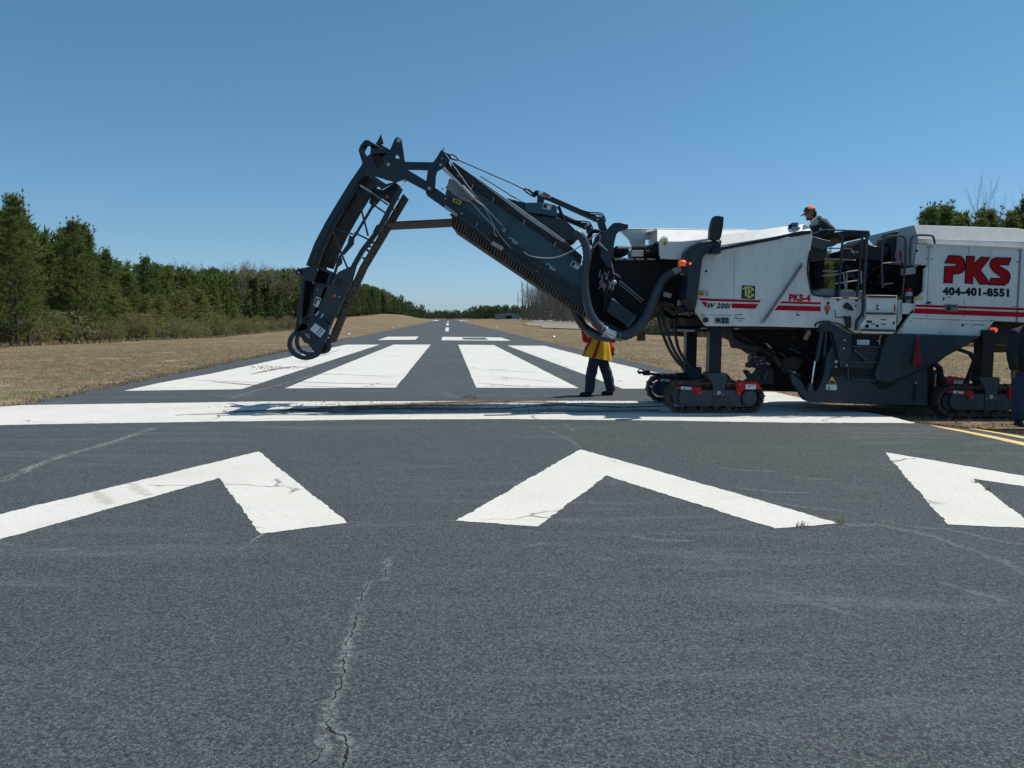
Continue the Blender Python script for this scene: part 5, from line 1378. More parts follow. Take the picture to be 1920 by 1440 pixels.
# ------------------------------------------------------------------ people
def capsule(bm, p0, r0, p1, r1, seg=12):
    b_ = MB(); b_.bm.free(); b_.bm = bm
    b_.ball(p0, r0, seg); b_.ball(p1, r1, seg)
    b_.tubew([p0, p1], [r0, r1], n=seg, smooth=False)
def chain(bm, pts, rs):
    for i in range(len(pts) - 1): capsule(bm, pts[i], rs[i], pts[i + 1], rs[i + 1])
def ell(bm, c, r, sc, rot=None):
    b_ = MB(); b_.bm.free(); b_.bm = bm; b_.ball(Vector(c), r, 18, sc, rot)
def body(name, fill, m, parent, voxel=.009, smooth_it=4, disp=0.0):
    """one continuous skin: volumes merged by a voxel remesh"""
    bm = bmesh.new(); fill(bm)
    bmesh.ops.recalc_face_normals(bm, faces=bm.faces)
    me = bpy.data.meshes.new('tmp'); bm.to_mesh(me); bm.free()
    o = bpy.data.objects.new('tmp', me); COL.objects.link(o)
    md = o.modifiers.new('r', 'REMESH'); md.mode = 'VOXEL'; md.voxel_size = voxel; md.use_smooth_shade = True
    sm_ = o.modifiers.new('s', 'SMOOTH'); sm_.factor = .5; sm_.iterations = smooth_it
    dg = bpy.context.evaluated_depsgraph_get(); dg.update()
    out_ = bpy.data.meshes.new_from_object(o.evaluated_get(dg)); bpy.data.objects.remove(o)
    if disp:
        for v in out_.vertices: v.co += v.normal * (noise.noise(v.co * 9) + .6 * noise.noise(Vector((v.co.x * 20, v.co.y * 20, v.co.z * 7)))) * disp
    out_.transform(Matrix.Translation(-ORG[parent.name])); out_.name = name
    for p in out_.polygons: p.use_smooth = True
    return link_mesh(name, out_, m, parent)
def hand(bm, wrist, d, side, curl=.5, k=1.0):
    """palm, five bent fingers; d: direction of the fingers, side: towards the thumb"""
    d = d.normalized(); side = (side - d * side.dot(d)).normalized(); palm_n = d.cross(side)
    c = wrist + d * .05 * k
    rot = Matrix((side, d, palm_n)).transposed()
    ell(bm, c, .042 * k, (1.0, 1.15, .45), rot)
    for i in range(4):
        o = wrist + d * .085 * k + side * (.030 - i * .020) * k
        L = (.034, .038, .036, .028)[i] * k; q = o; dd = d
        for j in range(3):
            dd = (dd + palm_n * curl * .55).normalized(); q2 = q + dd * L * (1, .75, .6)[j]
            capsule(bm, q, (.0095, .009, .008)[j] * k, q2, (.009, .008, .007)[j] * k, 8); q = q2
    q = wrist + d * .03 * k + side * .035 * k; dd = (d * .6 + side).normalized()
    for j in range(2):
        q2 = q + dd * .034 * k; capsule(bm, q, .011 * k, q2, .0095 * k, 8); q = q2; dd = (dd + d * .8 + palm_n * .4).normalized()
def head(bm, c, f, up=Vector((0, 0, 1)), k=1.0):
    """c: centre, f: facing direction"""
    f = (f - up * f.dot(up)).normalized(); r_ = f.cross(up)
    rot = Matrix((r_, f, up)).transposed()
    ell(bm, c + up * .02 * k, .1 * k, (.78, .98, 1.0), rot)
    ell(bm, c - up * .055 * k + f * .022 * k, .068 * k, (.85, .95, .95), rot)
    ell(bm, c - up * .095 * k + f * .062 * k, .026 * k, (1.1, .9, .8), rot)
    capsule(bm, c + f * .092 * k + up * .012 * k, .008 * k, c + f * .116 * k - up * .028 * k, .014 * k, 8)
    for s_ in (-1, 1):
        ell(bm, c + r_ * s_ * .080 * k - up * .005 * k, .022 * k, (.4, .8, 1.3), rot)
        ell(bm, c + f * .088 * k + r_ * s_ * .032 * k + up * .028 * k, .013 * k, (1.4, .6, .5), rot)
    capsule(bm, c + f * .095 * k - up * .060 * k - r_ * .018 * k, .008 * k, c + f * .095 * k - up * .060 * k + r_ * .018 * k, .008 * k, 8)

def person(loc, label, J, cloth, hand_dirs, face, legr=(.085, .065, .05), cap=None):
    root = empty('person', loc, label, 'person')
    def fb(bm):
        head(bm, J['head'], face, J.get('up', Vector((0, 0, 1))))
        capsule(bm, J['head'] - Vector((0, 0, .07)), .052, J['neck'], .06)
        chain(bm, [J['neck'], J['chest'], J['pelvis']], [.08, .13, .13])
        for s_ in 'LR':
            capsule(bm, J['neck'], .06, J['sh' + s_], .055)
            chain(bm, [J['sh' + s_], J['el' + s_], J['wr' + s_]], [.052, .042, .028])
            d, sd_ = hand_dirs[s_]; hand(bm, J['wr' + s_], d, sd_, .5)
            chain(bm, [J['hip' + s_], J['kn' + s_], J['an' + s_]], [.085, .055, .04])
            capsule(bm, J['an' + s_] - Vector((0, 0, .03)), .038, J['toe' + s_], .03)
    body('body', fb, M['skin'], root, .0075, 3)
    def ft(bm):
        ell(bm, J['pelvis'], .165, (.95, .8, .85))
        capsule(bm, J['pelvis'] + Vector((0, 0, .1)), .15, J['pelvis'], .16)
        for s_ in 'LR':
            kn, an = J['kn' + s_], J['an' + s_]
            chain(bm, [J['hip' + s_], kn, an.lerp(kn, .12)], [legr[0] + .02, legr[1] + .015, legr[2] + .022])
    body('trousers', ft, cloth['trousers'], root, .014, 3, .012)
    for s_ in 'LR':
        def fs(bm, s_=s_):
            an, toe = J['an' + s_], J['toe' + s_]
            chain(bm, [an + Vector((0, 0, .06)), an - Vector((0, 0, .02))], [.055, .055])
            capsule(bm, an - Vector((0, 0, .035)), .05, toe, .042)
            ell(bm, an.lerp(toe, .45) - Vector((0, 0, .055)), .1, (1.45 if abs((toe - an).x) > abs((toe - an).y) else .5, .5 if abs((toe - an).x) > abs((toe - an).y) else 1.4, .22))
        body('boot', fs, M['boot'], root, .011, 2)
    return root

VX = lambda x, y=0, z=0: Vector((x, y, z))
# --- walker under the conveyor
Yw = 16.5
g1, g2 = G(1100, 742.5), G(1143, 741)
zf = 0.0
J = dict(head=P(1117, 602, Yw), neck=P(1119, 618, Yw), chest=P(1121, 636, Yw), pelvis=P(1122, 664, Yw),
         shL=P(1112, 622, Yw - .16), shR=P(1126, 622, Yw + .18), elL=P(1098, 636, Yw - .24), elR=P(1142, 640, Yw + .2), wrL=P(1094, 617, Yw - .25), wrR=P(1148, 654, Yw + .1),
         hipL=P(1116, 668, Yw - .08), hipR=P(1127, 668, Yw + .08), knL=P(1108, 704, Yw - .12), knR=P(1139, 704, Yw + .1))
J['anL'] = VX(g1.x + .05, Yw - .12, .10); J['anR'] = VX(g2.x + .03, Yw + .12, .10); J['toeL'] = J['anL'] + VX(-.17, -.03, -.055); J['toeR'] = J['anR'] + VX(-.17, -.03, -.055)
w1_ = person((J['pelvis'].x, Yw, 0), 'person in jeans and a flared yellow and red smock walking under the raised conveyor', J, {'trousers': M['jeans']},
             {'L': (VX(-.4, 0, 1), VX(-1, 0, 0)), 'R': (VX(.1, 0, -1), VX(-1, -.2, 0))}, VX(-1, -.1, 0), (.105, .098, .078))
def flare(rows, n, cols, Y0, name, parent, phase=0.0):
    """loose cloth: rows = (u, v, half width px, depth m)"""
    b = MB(); R = []; fine_ = []
    for r0, r1 in zip(rows, rows[1:]):
        for q in range(4): fine_.append(tuple(a_ + (c_ - a_) * q / 4 for a_, c_ in zip(r0, r1)))
    rows = fine_ + [rows[-1]]
    for k, (u, v, hw, dp) in enumerate(rows):
        c = P(u, v, Y0); ring = []
        for j in range(n):
            a = 2 * math.pi * j / n
            f_ = 1 + .05 * k / len(rows) * math.sin(9 * a + phase)
            ring.append(b.bm.verts.new((c.x + px(hw, Y0) * f_ * math.cos(a), c.y + dp * f_ * math.sin(a), c.z + (-.055 * math.cos(a) * (k / len(rows)) ** 2))))
        R.append(ring)
    for k in range(len(rows) - 1):
        for j in range(n):
            b.mi = cols(j / n, k)
            b._face([R[k][j], R[k][(j + 1) % n], R[k + 1][(j + 1) % n], R[k + 1][j]])
    b._face(R[0][::-1])
    return b.build(name, [M['flagy'], M['flagr']], parent, angle=60)
def cols(f, k):         # seams: f=.75 faces the camera
    k = k / 4
    x = math.cos(2 * math.pi * f); front = math.sin(2 * math.pi * f) < 0
    if not front: return 0
    lim = -.80 - .02 * k
    if x < -.62 - .055 * k: return 1
    if -.02 - .075 * k < x < .28 - .085 * k: return 1
    if x > .93: return 1
    return 0
flare([(1121, 619, 11, .14), (1122, 626, 15, .17), (1122, 634, 18, .18), (1122, 644, 21, .19), (1121, 654, 24, .20), (1120, 664, 26, .21), (1119.5, 672, 27.5, .22)], 120, cols, Yw, 'smock', w1_)
def fa(bm):
    for s_ in 'LR': chain(bm, [J['sh' + s_], J['el' + s_], J['wr' + s_]], [.085, .07, .055])
body('sleeves', fa, M['flagr'], w1_, .013, 3, .01)
b = MB(); b.ball(J['head'] + VX(.02, 0, .04), .112, 16, (1, .86, .8)); b.build('hair', M['hair'], w1_)

# --- operator on the platform
Yo = 14.55
J = dict(head=P(1519.5, 400.5, Yo), neck=P(1530, 415, Yo), chest=P(1538, 430, Yo), pelvis=P(1535, 462, Yo), up=VX(-.18, 0, 1).normalized(),
         shL=P(1541, 418, Yo - .17), shR=P(1529, 418, Yo + .17), elL=P(1560, 431, Yo - .26), elR=P(1520, 433, Yo + .22), wrL=P(1548, 446, Yo - .28), wrR=P(1512, 442, Yo + .1),
         hipL=P(1537, 468, Yo - .09), hipR=P(1530, 468, Yo + .09), knL=P(1536, 505, Yo - .1), knR=P(1524, 505, Yo + .1), anL=P(1537, 538, Yo - .1), anR=P(1526, 538, Yo + .12))
J['toeL'] = J['anL'] + VX(-.17, 0, -.055); J['toeR'] = J['anR'] + VX(-.17, 0, -.055)
op = person((J['pelvis'].x, Yo, J['anL'].z - .1), 'person in an orange cap leaning over the controls on top of the machine', J, {'trousers': M['jeans']},
            {'L': (VX(-.8, 0, -.5), VX(0, -1, 0)), 'R': (VX(-1, 0, -.4), VX(0, -1, 0))}, VX(-1, -.12, -.38), (.08, .07, .06))
def fsh(bm):
    chain(bm, [J['neck'] + VX(.01, 0, -.02), J['chest'], J['pelvis'] + VX(0, 0, .06)], [.105, .165, .155])
    ell(bm, J['chest'] + VX(.02, 0, .02), .19, (.85, .95, 1.0))
    for s_ in 'LR':
        capsule(bm, J['neck'], .09, J['sh' + s_], .085); chain(bm, [J['sh' + s_], J['el' + s_], J['wr' + s_]], [.088, .062, .048])
body('shirt', fsh, M['sleeve'], op, .012, 3, .008)
def fv(bm):
    chain(bm, [J['neck'] + VX(.015, 0, 0), J['chest'] + VX(-.005, 0, .01), J['chest'].lerp(J['pelvis'], .55)], [.112, .178, .165])
    capsule(bm, J['neck'] + VX(.02, 0, 0), .1, J['shL'].lerp(J['neck'], .45), .095); capsule(bm, J['neck'] + VX(.02, 0, 0), .1, J['shR'].lerp(J['neck'], .45), .095)
vest = body('safety_vest', fv, M['navycloth'], op, .012, 3, .006)
b = MB()
yy = Yo - .20
b.strip([(1524, 416), (1529, 411), (1534, 406), (1541, 407)], yy + .02, .05, 4)
o = b.build('vest_trim', M['hiviz'], vest)
b = MB(); b.plate([(1519, 421), (1525, 414), (1534, 411), (1537, 416), (1534, 421), (1526, 422), (1520, 424)], yy - .005, .06); b.strip([(1544, 411), (1549, 420), (1554, 428)], yy + .01, .04, 2.2); b.disc(1539, 429, yy - .03, 2.2, .03, 8); b.build('reflective_patch', M['reflect'], vest)
b = MB()
hc = J['head']; up_ = J['up']; fwd = VX(-1, -.12, -.30).normalized()
ft_ = fwd.cross(up_).normalized(); upo = ft_.cross(fwd).normalized()
rotm = Matrix((ft_, fwd, upo)).transposed()
q = bmesh.ops.create_uvsphere(b.bm, u_segments=20, v_segments=14, radius=.118, matrix=Matrix.Translation(hc + upo * .035) @ rotm.to_4x4() @ Matrix.Diagonal((.86, 1.0, .95, 1)))
dl = [v for v in b.bm.verts if (v.co - (hc + upo * .035)).dot(upo) < .01]
bmesh.ops.delete(b.bm, geom=dl, context='VERTS')
for f_ in b.bm.faces:
    f_.material_index = 1 if (f_.calc_center_median() - hc).dot(fwd) > .045 else 0
capo = b.build('cap', [M['cap'], M['navycloth']], op, angle=70)
sol = capo.modifiers.new('solid', 'SOLIDIFY'); sol.thickness = .006
b = MB(); bc = hc + upo * .042 + fwd * .09
A, B_ = [], []
for k in range(9):
    a = math.pi * k / 8; A.append(bc + ft_ * math.cos(a) * .082 + fwd * (math.sin(a) * .012)); B_.append(bc + ft_ * math.cos(a) * .075 + fwd * (math.sin(a) * .105) - upo * (.012 + .022 * math.sin(a)))
b.slab(A, B_, .008); b.build('cap_brim', M['navycloth'], capo)
b = MB(); b.ball(hc - fwd * .045 - upo * .005, .088, 14, (.95, .8, .95), rotm); b.build('hair', M['hair'], op)
b = MB(); b.ball(hc + fwd * .075 - upo * .085, .034, 12, (1.2, .8, .8), rotm); b.build('beard', M['hair'], op)

# --- bystander at the edge of the frame
Yb = 12.0
J = dict(head=P(1946, 590, Yb - .1), neck=P(1938, 612, Yb - .02), chest=P(1928, 640, Yb), pelvis=P(1922, 688, Yb),
         shL=P(1906, 627, Yb), shR=P(1960, 622, Yb), elL=P(1898, 662, Yb - .05), elR=P(1972, 662, Yb), wrL=P(1901, 690, Yb - .16), wrR=P(1968, 695, Yb - .1),
         hipL=P(1912, 696, Yb), hipR=P(1932, 696, Yb), knL=P(1909, 742, Yb - .03), knR=P(1938, 742, Yb - .02), anL=VX(P(1909, 780, Yb).x, Yb, .075), anR=VX(P(1940, 780, Yb).x, Yb, .075))
J['toeL'] = J['anL'] + VX(-.06, -.17, -.055); J['toeR'] = J['anR'] + VX(.05, -.17, -.055)
by = person((J['pelvis'].x, Yb, 0), 'person in a black jacket and blue jeans standing beside the rear crawler track', J, {'trousers': M['jeans2']},
            {'L': (VX(0, -.1, -1), VX(.2, -1, 0)), 'R': (VX(0, -.1, -1), VX(-.2, -1, 0))}, VX(.3, -1, -.2), (.095, .08, .065))
def fj(bm):
    chain(bm, [J['neck'] + VX(0, 0, -.03), J['chest'], J['pelvis'] + VX(0, 0, .02)], [.10, .185, .185])
    ell(bm, J['chest'] + VX(0, 0, .04), .20, (1.1, .72, .95))
    ell(bm, J['pelvis'] + VX(0, 0, .03), .185, (1.12, .85, .6))
    for s_ in 'LR':
        capsule(bm, J['neck'], .085, J['sh' + s_], .095); chain(bm, [J['sh' + s_], J['el' + s_], J['wr' + s_].lerp(J['el' + s_], .1)], [.098, .085, .068])
body('jacket', fj, M['jacket'], by, .013, 3, .012)
b = MB(); b.ball(J['head'] + VX(0, .02, .04), .112, 16, (.86, 1, .85)); b.build('hair', M['hair'], by)

# ------------------------------------------------------------------ vegetation
def leafmat(name, c1, c2, c3, trans=.25):
    m = bpy.data.materials.new(name); t, b, out = nodes(m)
    tc = N(t, 'ShaderNodeTexCoord'); oi = N(t, 'ShaderNodeObjectInfo')
    n1 = noise_tex(t, tc.outputs['Object'], .8, 3, .6); n2 = noise_tex(t, tc.outputs['Object'], 4.5, 3, .6)
    c = mixc(t, ramp(t, oi.outputs['Random'], [(.0, 0), (1, 1)]), c1, c2)
    c = mixc(t, ramp(t, n1, [(.42, 0), (.65, .8)]), c, c3)
    c = mixc(t, ramp(t, n2, [(.3, .5), (.5, 0)]), c, tuple(q * .5 for q in c1))
    t.links.new(c, b.inputs['Base Color']); b.inputs['Roughness'].default_value = .9; b.inputs['Specular IOR Level'].default_value = .05
    tl = N(t, 'ShaderNodeBsdfTranslucent'); t.links.new(c, tl.inputs[0]); mx = N(t, 'ShaderNodeMixShader'); mx.inputs[0].default_value = trans
    t.links.new(b.outputs[0], mx.inputs[1]); t.links.new(tl.outputs[0], mx.inputs[2]); t.links.new(mx.outputs[0], out.inputs[0])
    return m
M['pine'] = leafmat('pine needles', (.098, .155, .042), (.135, .180, .050), (.175, .195, .062), .38)
M['farpine'] = leafmat('distant pine needles', (.050, .085, .036), (.075, .110, .042), (.10, .12, .055), .4)
M['olive'] = leafmat('young pine and broom leaves', (.22, .25, .065), (.24, .24, .075), (.22, .19, .09), .45)
M['brush'] = leafmat('dry brush', (.24, .19, .13), (.26, .205, .135), (.21, .20, .10))
M['bud'] = leafmat('spring buds', (.24, .20, .14), (.24, .22, .13), (.28, .20, .15))
M['bark'] = mat('pine bark', (.075, .055, .042), .9, dirt=(.13, .11, .095), amt=.6, scale=3)
M['greybark'] = mat('grey bark', (.20, .18, .16), .9, dirt=(.30, .28, .255), amt=.6, scale=3)

class Soup:
    def __init__(s): s.v = []; s.f = []; s.m = []
    def tri(s, a, b, c, mi=0):
        k = len(s.v); s.v += [a, b, c]; s.f.append((k, k + 1, k + 2)); s.m.append(mi)
    def tuft(s, c, d, L, w_, n, rr, mi=0, spread=.8):
        for _ in range(n):
            e = Vector((d.x + rr.gauss(0, spread), d.y + rr.gauss(0, spread), d.z + rr.gauss(0, spread))).normalized()
            sd_ = e.cross(Vector((rr.gauss(0, 1), rr.gauss(0, 1), rr.gauss(0, 1)))).normalized() * w_
            o = c + e * L * .05; l = L * rr.uniform(.7, 1.2)
            s.tri(o - sd_ * .5, o + sd_ * .5, c + e * l + sd_ * rr.uniform(-.3, .3), mi)
    def limb(s, p, q, r0, r1, mi=0, n=4):
        d = (q - p).normalized(); a = d.cross(Vector((.31, .2, 1) if abs(d.z) < .9 else (1, 0, 0))).normalized(); b_ = d.cross(a)
        k = len(s.v)
        for c, r in ((p, r0), (q, r1)):
            for j in range(n): s.v.append(c + (a * math.cos(2 * math.pi * j / n) + b_ * math.sin(2 * math.pi * j / n)) * r)
        for j in range(n):
            s.f.append((k + j, k + (j + 1) % n, k + n + (j + 1) % n, k + n + j)); s.m.append(mi)
    def mesh(s, name, mats):
        me = bpy.data.meshes.new(name); me.from_pydata(s.v, [], s.f)
        me.polygons.foreach_set('material_index', s.m)
        for m in mats: me.materials.append(m)
        me.update(); return me

def pine(seed, h=10.0, wide=2.1, low=.12, nw=24, nb=6, blade=9, L=.40, bw=.055, ragged=.35, per=5):
    rr = random.Random(seed); tr, cr = Soup(), Soup()
    top = Vector((rr.gauss(0, .15), rr.gauss(0, .15), h))
    P0 = Vector((0, 0, -.3)); segs = 6
    def ax(f): return Vector((top.x * f * f, top.y * f * f, h * f))
    for i in range(segs): tr.limb(ax(i / segs) if i else P0, ax((i + 1) / segs), .13 * h / 10 * (1 - i / segs) + .02, .13 * h / 10 * (1 - (i + 1) / segs) + .015, 0, 7)
    for k in range(nw):
        f = low + (1 - low) * (k + rr.random()) / nw
        prof = ((1 - f) / (1 - low)) ** .74 * min(1, (f - low) * 5 + .45)
        n = nb if rr.random() > .2 else nb - 2
        a0 = rr.random() * 6.28
        for j in range(n):
            a = a0 + j * 6.28 / n + rr.gauss(0, .3)
            Lb = wide * prof * rr.uniform(1 - ragged, 1 + ragged * .6) + .22
            rise = .25 + .75 * f
            d = Vector((math.cos(a), math.sin(a), rise * rr.uniform(.4, 1.0))).normalized()
            p = ax(f); q = p + d * Lb
            tr.limb(p, q, .028 * (1 - f) + .012, .008, 0, 3)
            m_ = max(2, int(per * Lb / wide + 1.5))
            for t_ in range(m_):
                g_ = .35 + .65 * (t_ + rr.random() * .6) / m_
                c = p + d * Lb * min(1, g_) + Vector((rr.gauss(0, .10), rr.gauss(0, .10), rr.gauss(0, .08)))
                cr.tuft(c, (d + Vector((0, 0, .7))).normalized(), L, bw, blade, rr, 0)
    for k in range(7):        # leading shoots stand clear of the crown
        a = rr.random() * 6.28; q = ax(.90 + .06 * rr.random()) + Vector((math.cos(a), math.sin(a), 0)) * rr.uniform(.3, .85); e = q + Vector((0, 0, rr.uniform(.5, 1.1)))
        tr.limb(ax(.88), q, .02, .015, 0, 3); tr.limb(q, e, .015, .01, 0, 3)
        for c in (q, q.lerp(e, .5), e): cr.tuft(c, Vector((0, 0, 1)), L * .7, bw, blade, rr, 0, .55)
    for k in range(5):
        cr.tuft(top + Vector((rr.gauss(0, .06), rr.gauss(0, .06), -k * .14)), Vector((0, 0, 1)), L * .8, bw, blade, rr, 0, .5)
    return tr, cr
def bare(seed, h=14.0, spread=.55, depth=4, buds=0, r0=.13, lean=.5):
    rr = random.Random(seed); tr, cr = Soup(), Soup()
    def grow(p, d, L, r, lv):
        n = 3 if lv > 1 else 2; q = p
        for i in range(n):
            d = (d + Vector((rr.gauss(0, .09), rr.gauss(0, .09), rr.gauss(0, .05) + .05))).normalized()
            q2 = q + d * L / n; tr.limb(q, q2, r * (1 - .25 * i / n), r * (1 - .25 * (i + 1) / n), 0, 5 if lv >= depth - 1 else 3)
            if lv > 0 and (i > 0 or lv < depth):
                for _ in range(2 if lv < depth else 3):
                    a = rr.random() * 6.28; e = (d + Vector((math.cos(a), math.sin(a), .35)) * spread * rr.uniform(.7, 1.3)).normalized()
                    grow(q2, e, L * rr.uniform(.42, .62), r * .5, lv - 1)
            q = q2
        if lv == 0 and buds:
            cr.tuft(q, d, .28, .07, buds, rr, 0, 1.0)
    grow(Vector((0, 0, -.3)), Vector((rr.gauss(0, .04), rr.gauss(0, .04), 1)), h * lean, r0, depth)
    return tr, cr
def bush(seed, h=2.2, w_=1.6, n=150, mi_green=.6, L=.28, bw=.05, twigs=70):
    rr = random.Random(seed); tr, cr = Soup(), Soup()
    for i in range(twigs):
        a = rr.random() * 6.28; p = Vector((rr.gauss(0, w_ * .10), rr.gauss(0, w_ * .10), -.1)); q = p + Vector((math.cos(a) * w_ * .35 * rr.random(), math.sin(a) * w_ * .35 * rr.random(), h * rr.uniform(.4, 1.05)))
        mid_ = p.lerp(q, .5) + Vector((rr.gauss(0, .1), rr.gauss(0, .1), 0)); tr.limb(p, mid_, .012, .009, 0, 3); tr.limb(mid_, q, .009, .004, 0, 3)
        for _ in range(2): tr.limb(mid_, mid_ + Vector((rr.gauss(0, .3), rr.gauss(0, .3), rr.uniform(.1, .5))), .006, .003, 0, 3)
    for i in range(n):
        a = rr.random() * 6.28; rad = w_ * .5 * math.sqrt(rr.random()); z = h * (.08 + .85 * rr.random() * (1 - .45 * (rad / w_ * 2) ** 2))
        cr.tuft(Vector((rad * math.cos(a), rad * math.sin(a), z)), Vector((0, 0, 1)), L, bw, 6, rr, 0 if rr.random() < mi_green else 1, .9)
    return tr, cr

def proto(tc, name, mt, mc):
    tr, cr = tc
    return (tr.mesh(name + '_trunk', [mt]), cr.mesh(name + '_crown', mc if isinstance(mc, list) else [mc]))
PN = [proto(pine(10 + i, 10, (2.4, 2.0, 2.7, 1.9, 2.5)[i], (.06, .12, .04, .2, .1)[i], (30, 28, 32, 24, 30)[i], 7, 15, .36, .055, .4, 4), 'pine', M['bark'], M['pine']) for i in range(5)]
PO = [proto(pine(30 + i, 6, 2.0, .04, 20, 6, 9, .42, .06, .4), 'young_pine', M['bark'], M['olive']) for i in range(3)]
PF = [proto(pine(50 + i, 12, 2.7, .08, 18, 6, 7, .85, .20, .35, 4), 'far_pine', M['bark'], M['farpine']) for i in range(4)]
BR = [proto(bare(70 + i, 15, .42, 4, 0, .085, .62), 'bare_tree', M['greybark'], M['bud']) for i in range(3)]
BB = [proto(bare(80 + i, 14, .5, 4, 2, .11, .6), 'budding_tree', M['greybark'], M['bud']) for i in range(3)]
BU = [proto(bush(95 + i, (2.4, 3.2, 1.8, 2.6)[i], (2.6, 3.0, 3.0, 2.2)[i], (300, 360, 280, 220)[i], (.85, .75, .45, .6)[i]), 'bush', M['greybark'], [M['olive'], M['brush']]) for i in range(4)]
for arr in (PN, PO, PF, BR, BB, BU):
    for a_, b_ in arr: pass
cnt = [0]; TOPZ = {}
def plant(kind, arr, i, loc, h, base_h, label, cat, group, rr, wf=1.0, parts=True, crown='crown', trunk='trunk'):
    mt, mc = arr[i % len(arr)]
    if mc.name not in TOPZ: TOPZ[mc.name] = max([v.co.z for v in mt.vertices] + [v.co.z for v in mc.vertices])
    s_ = h / TOPZ[mc.name]
    root = bpy.data.objects.new(kind, None); COL.objects.link(root); root.location = loc
    root.rotation_euler = (0, 0, rr.random() * 6.28); root.scale = (s_ * wf, s_ * wf, s_); ORG[root.name] = Vector(loc)
    tag(root, label, cat, group)
    for n_, me_ in ((trunk, mt), (crown, mc)):
        if len(me_.vertices) == 0: continue
        o = bpy.data.objects.new(n_, me_); COL.objects.link(o); o.parent = root
    cnt[0] += 1
    return root
def proj(p):
    r = p - Vector((0, 0, EYE)); d = r.y * CT - r.z * ST; return 960 + FPX * r.x / d, 720 - FPX * (r.y * ST + r.z * CT) / d
TOPL = [(-900, 300), (-60, 372), (0, 392), (18, 384), (32, 378), (60, 400), (95, 428), (115, 430), (135, 412), (160, 418), (180, 468), (200, 476), (215, 472), (235, 492), (262, 486), (282, 486), (310, 494), (350, 500),
        (400, 502), (450, 505), (500, 506), (560, 503), (620, 515), (680, 532), (705, 538), (740, 552), (760, 574), (790, 580), (815, 587)]
TOPR = [(1090, 560), (1160, 490), (1240, 480), (1300, 470), (1420, 460), (1500, 456), (1560, 472), (1620, 470), (1640, 452), (1700, 432), (1715, 402), (1735, 388), (1765, 384), (1790, 396), (1815, 390), (1830, 390), (1850, 398), (1880, 390), (1915, 374), (1960, 366), (2400, 350)]
rr = random.Random(77)
npn = 0
for row in range(3):
    t_ = 41.0 + row * 1.5
    while t_ < 610:
        s_ = -(36.5 + row * 4.2 + rr.uniform(-1.4, 1.4) + (2 if t_ > 100 else 0)); tt = t_ + rr.uniform(-1, 1)
        p = W_(s_, tt); p.z = zground(s_, tt)
        u, v = proj(p)
        vt = interp(u, TOPL)
        zt = P(u, vt, p.y).z
        h = (zt - p.z) * rr.uniform((.74, .9, .98)[row], (.95, 1.02, 1.06)[row])
        h = max(4.5, min(20, h))
        if u > -420:
            far = t_ > 150
            budd = far and row == 2 and rr.random() < (.45 if 350 < u < 560 or u > 700 else .08)
            if budd: plant('budding_tree', BB, npn, p, h * 1.03, 14, 'pale budding tree rising among the pines left of the runway', 'tree', 'budding trees among the left pines', rr, 1.1)
            elif far: plant('pine_tree', PF, npn, p, h, 12, 'green pine in the distant part of the wood left of the runway', 'tree', 'distant pines left of the runway', rr, rr.uniform(1.15, 1.5))
            else: plant('pine_tree', PN, npn, p, h, 10, 'bushy green pine in the near wood left of the runway', 'tree', 'near pines left of the runway', rr, rr.uniform(1.15, 1.5))
            npn += 1
        t_ += 4.3 * (1 + t_ / 230)
# trees that stand out of the left skyline
for u, v, tt, lab_ in ((31, 350, 52, 'tallest pine with a pointed spire at the left end of the wood'), (52, 372, 55, 'pine with a narrow second spire beside the tallest left pine'), (148, 403, 66, 'broad topped pine standing clear of the skyline, second tallest on the left'),
                       (172, 425, 70, 'pine with loose outer branches just right of the broad topped pine'), (207, 458, 84, 'short round topped pine where the left skyline drops'), (281, 473, 100, 'thin pine tip poking above the even part of the left skyline')):
    p = P(u, 600, tt); s_ = p.dot(RN); t2 = p.dot(RD); p.z = zground(s_, t2); h = P(u, v, tt).z - p.z
    plant('pine_tree', PN, npn, p, h, 10, lab_, 'tree', None, rr, .95); npn += 1
for u, v, tt in ((372, 488, 150), (388, 484, 152), (425, 489, 160), (443, 483, 158), (456, 487, 163), (478, 492, 166), (497, 489, 170), (515, 493, 172), (722, 541, 470), (672, 530, 330), (640, 520, 290)):
    p = P(u, 600, tt); s_ = p.dot(RN); t2 = p.dot(RD); p.z = zground(s_, t2)
    plant('budding_tree', BB, int(u), p, P(u, v, tt).z - p.z, 14, 'pale budding tree rising among the pines left of the runway', 'tree', 'budding trees among the left pines', rr, 1.5)
# lower, olive green growth in front of the pines
for k in range(40):
    t_ = 44 + k * 2.1 + rr.uniform(-1, 1); s_ = -(33.5 + rr.uniform(-1, 1.2)); p = W_(s_, t_); p.z = zground(s_, t_)
    hh = rr.uniform(4.0, 6.8) if 55 < t_ < 108 else rr.uniform(3.0, 5.2)
    plant('young_pine', PO, k, p, hh, 6, 'low olive green young pine at the edge of the left wood', 'tree', 'young pines at the edge of the left wood', rr, rr.uniform(1.0, 1.4))
for k in range(70):
    t_ = 42 + k * 1.35 + rr.uniform(-1, 1) if k < 60 else 125 + (k - 60) * 5; s_ = -(31.0 + rr.uniform(-1.0, 1.6)); p = W_(s_, t_); p.z = zground(s_, t_)
    plant('bush', BU, k, p, rr.uniform(1.3, 3.2), 2.4, 'scrubby brown and green bush at the foot of the left wood', 'bush', 'scrub at the foot of the left wood', rr, rr.uniform(.8, 1.3), crown='foliage', trunk='stems')
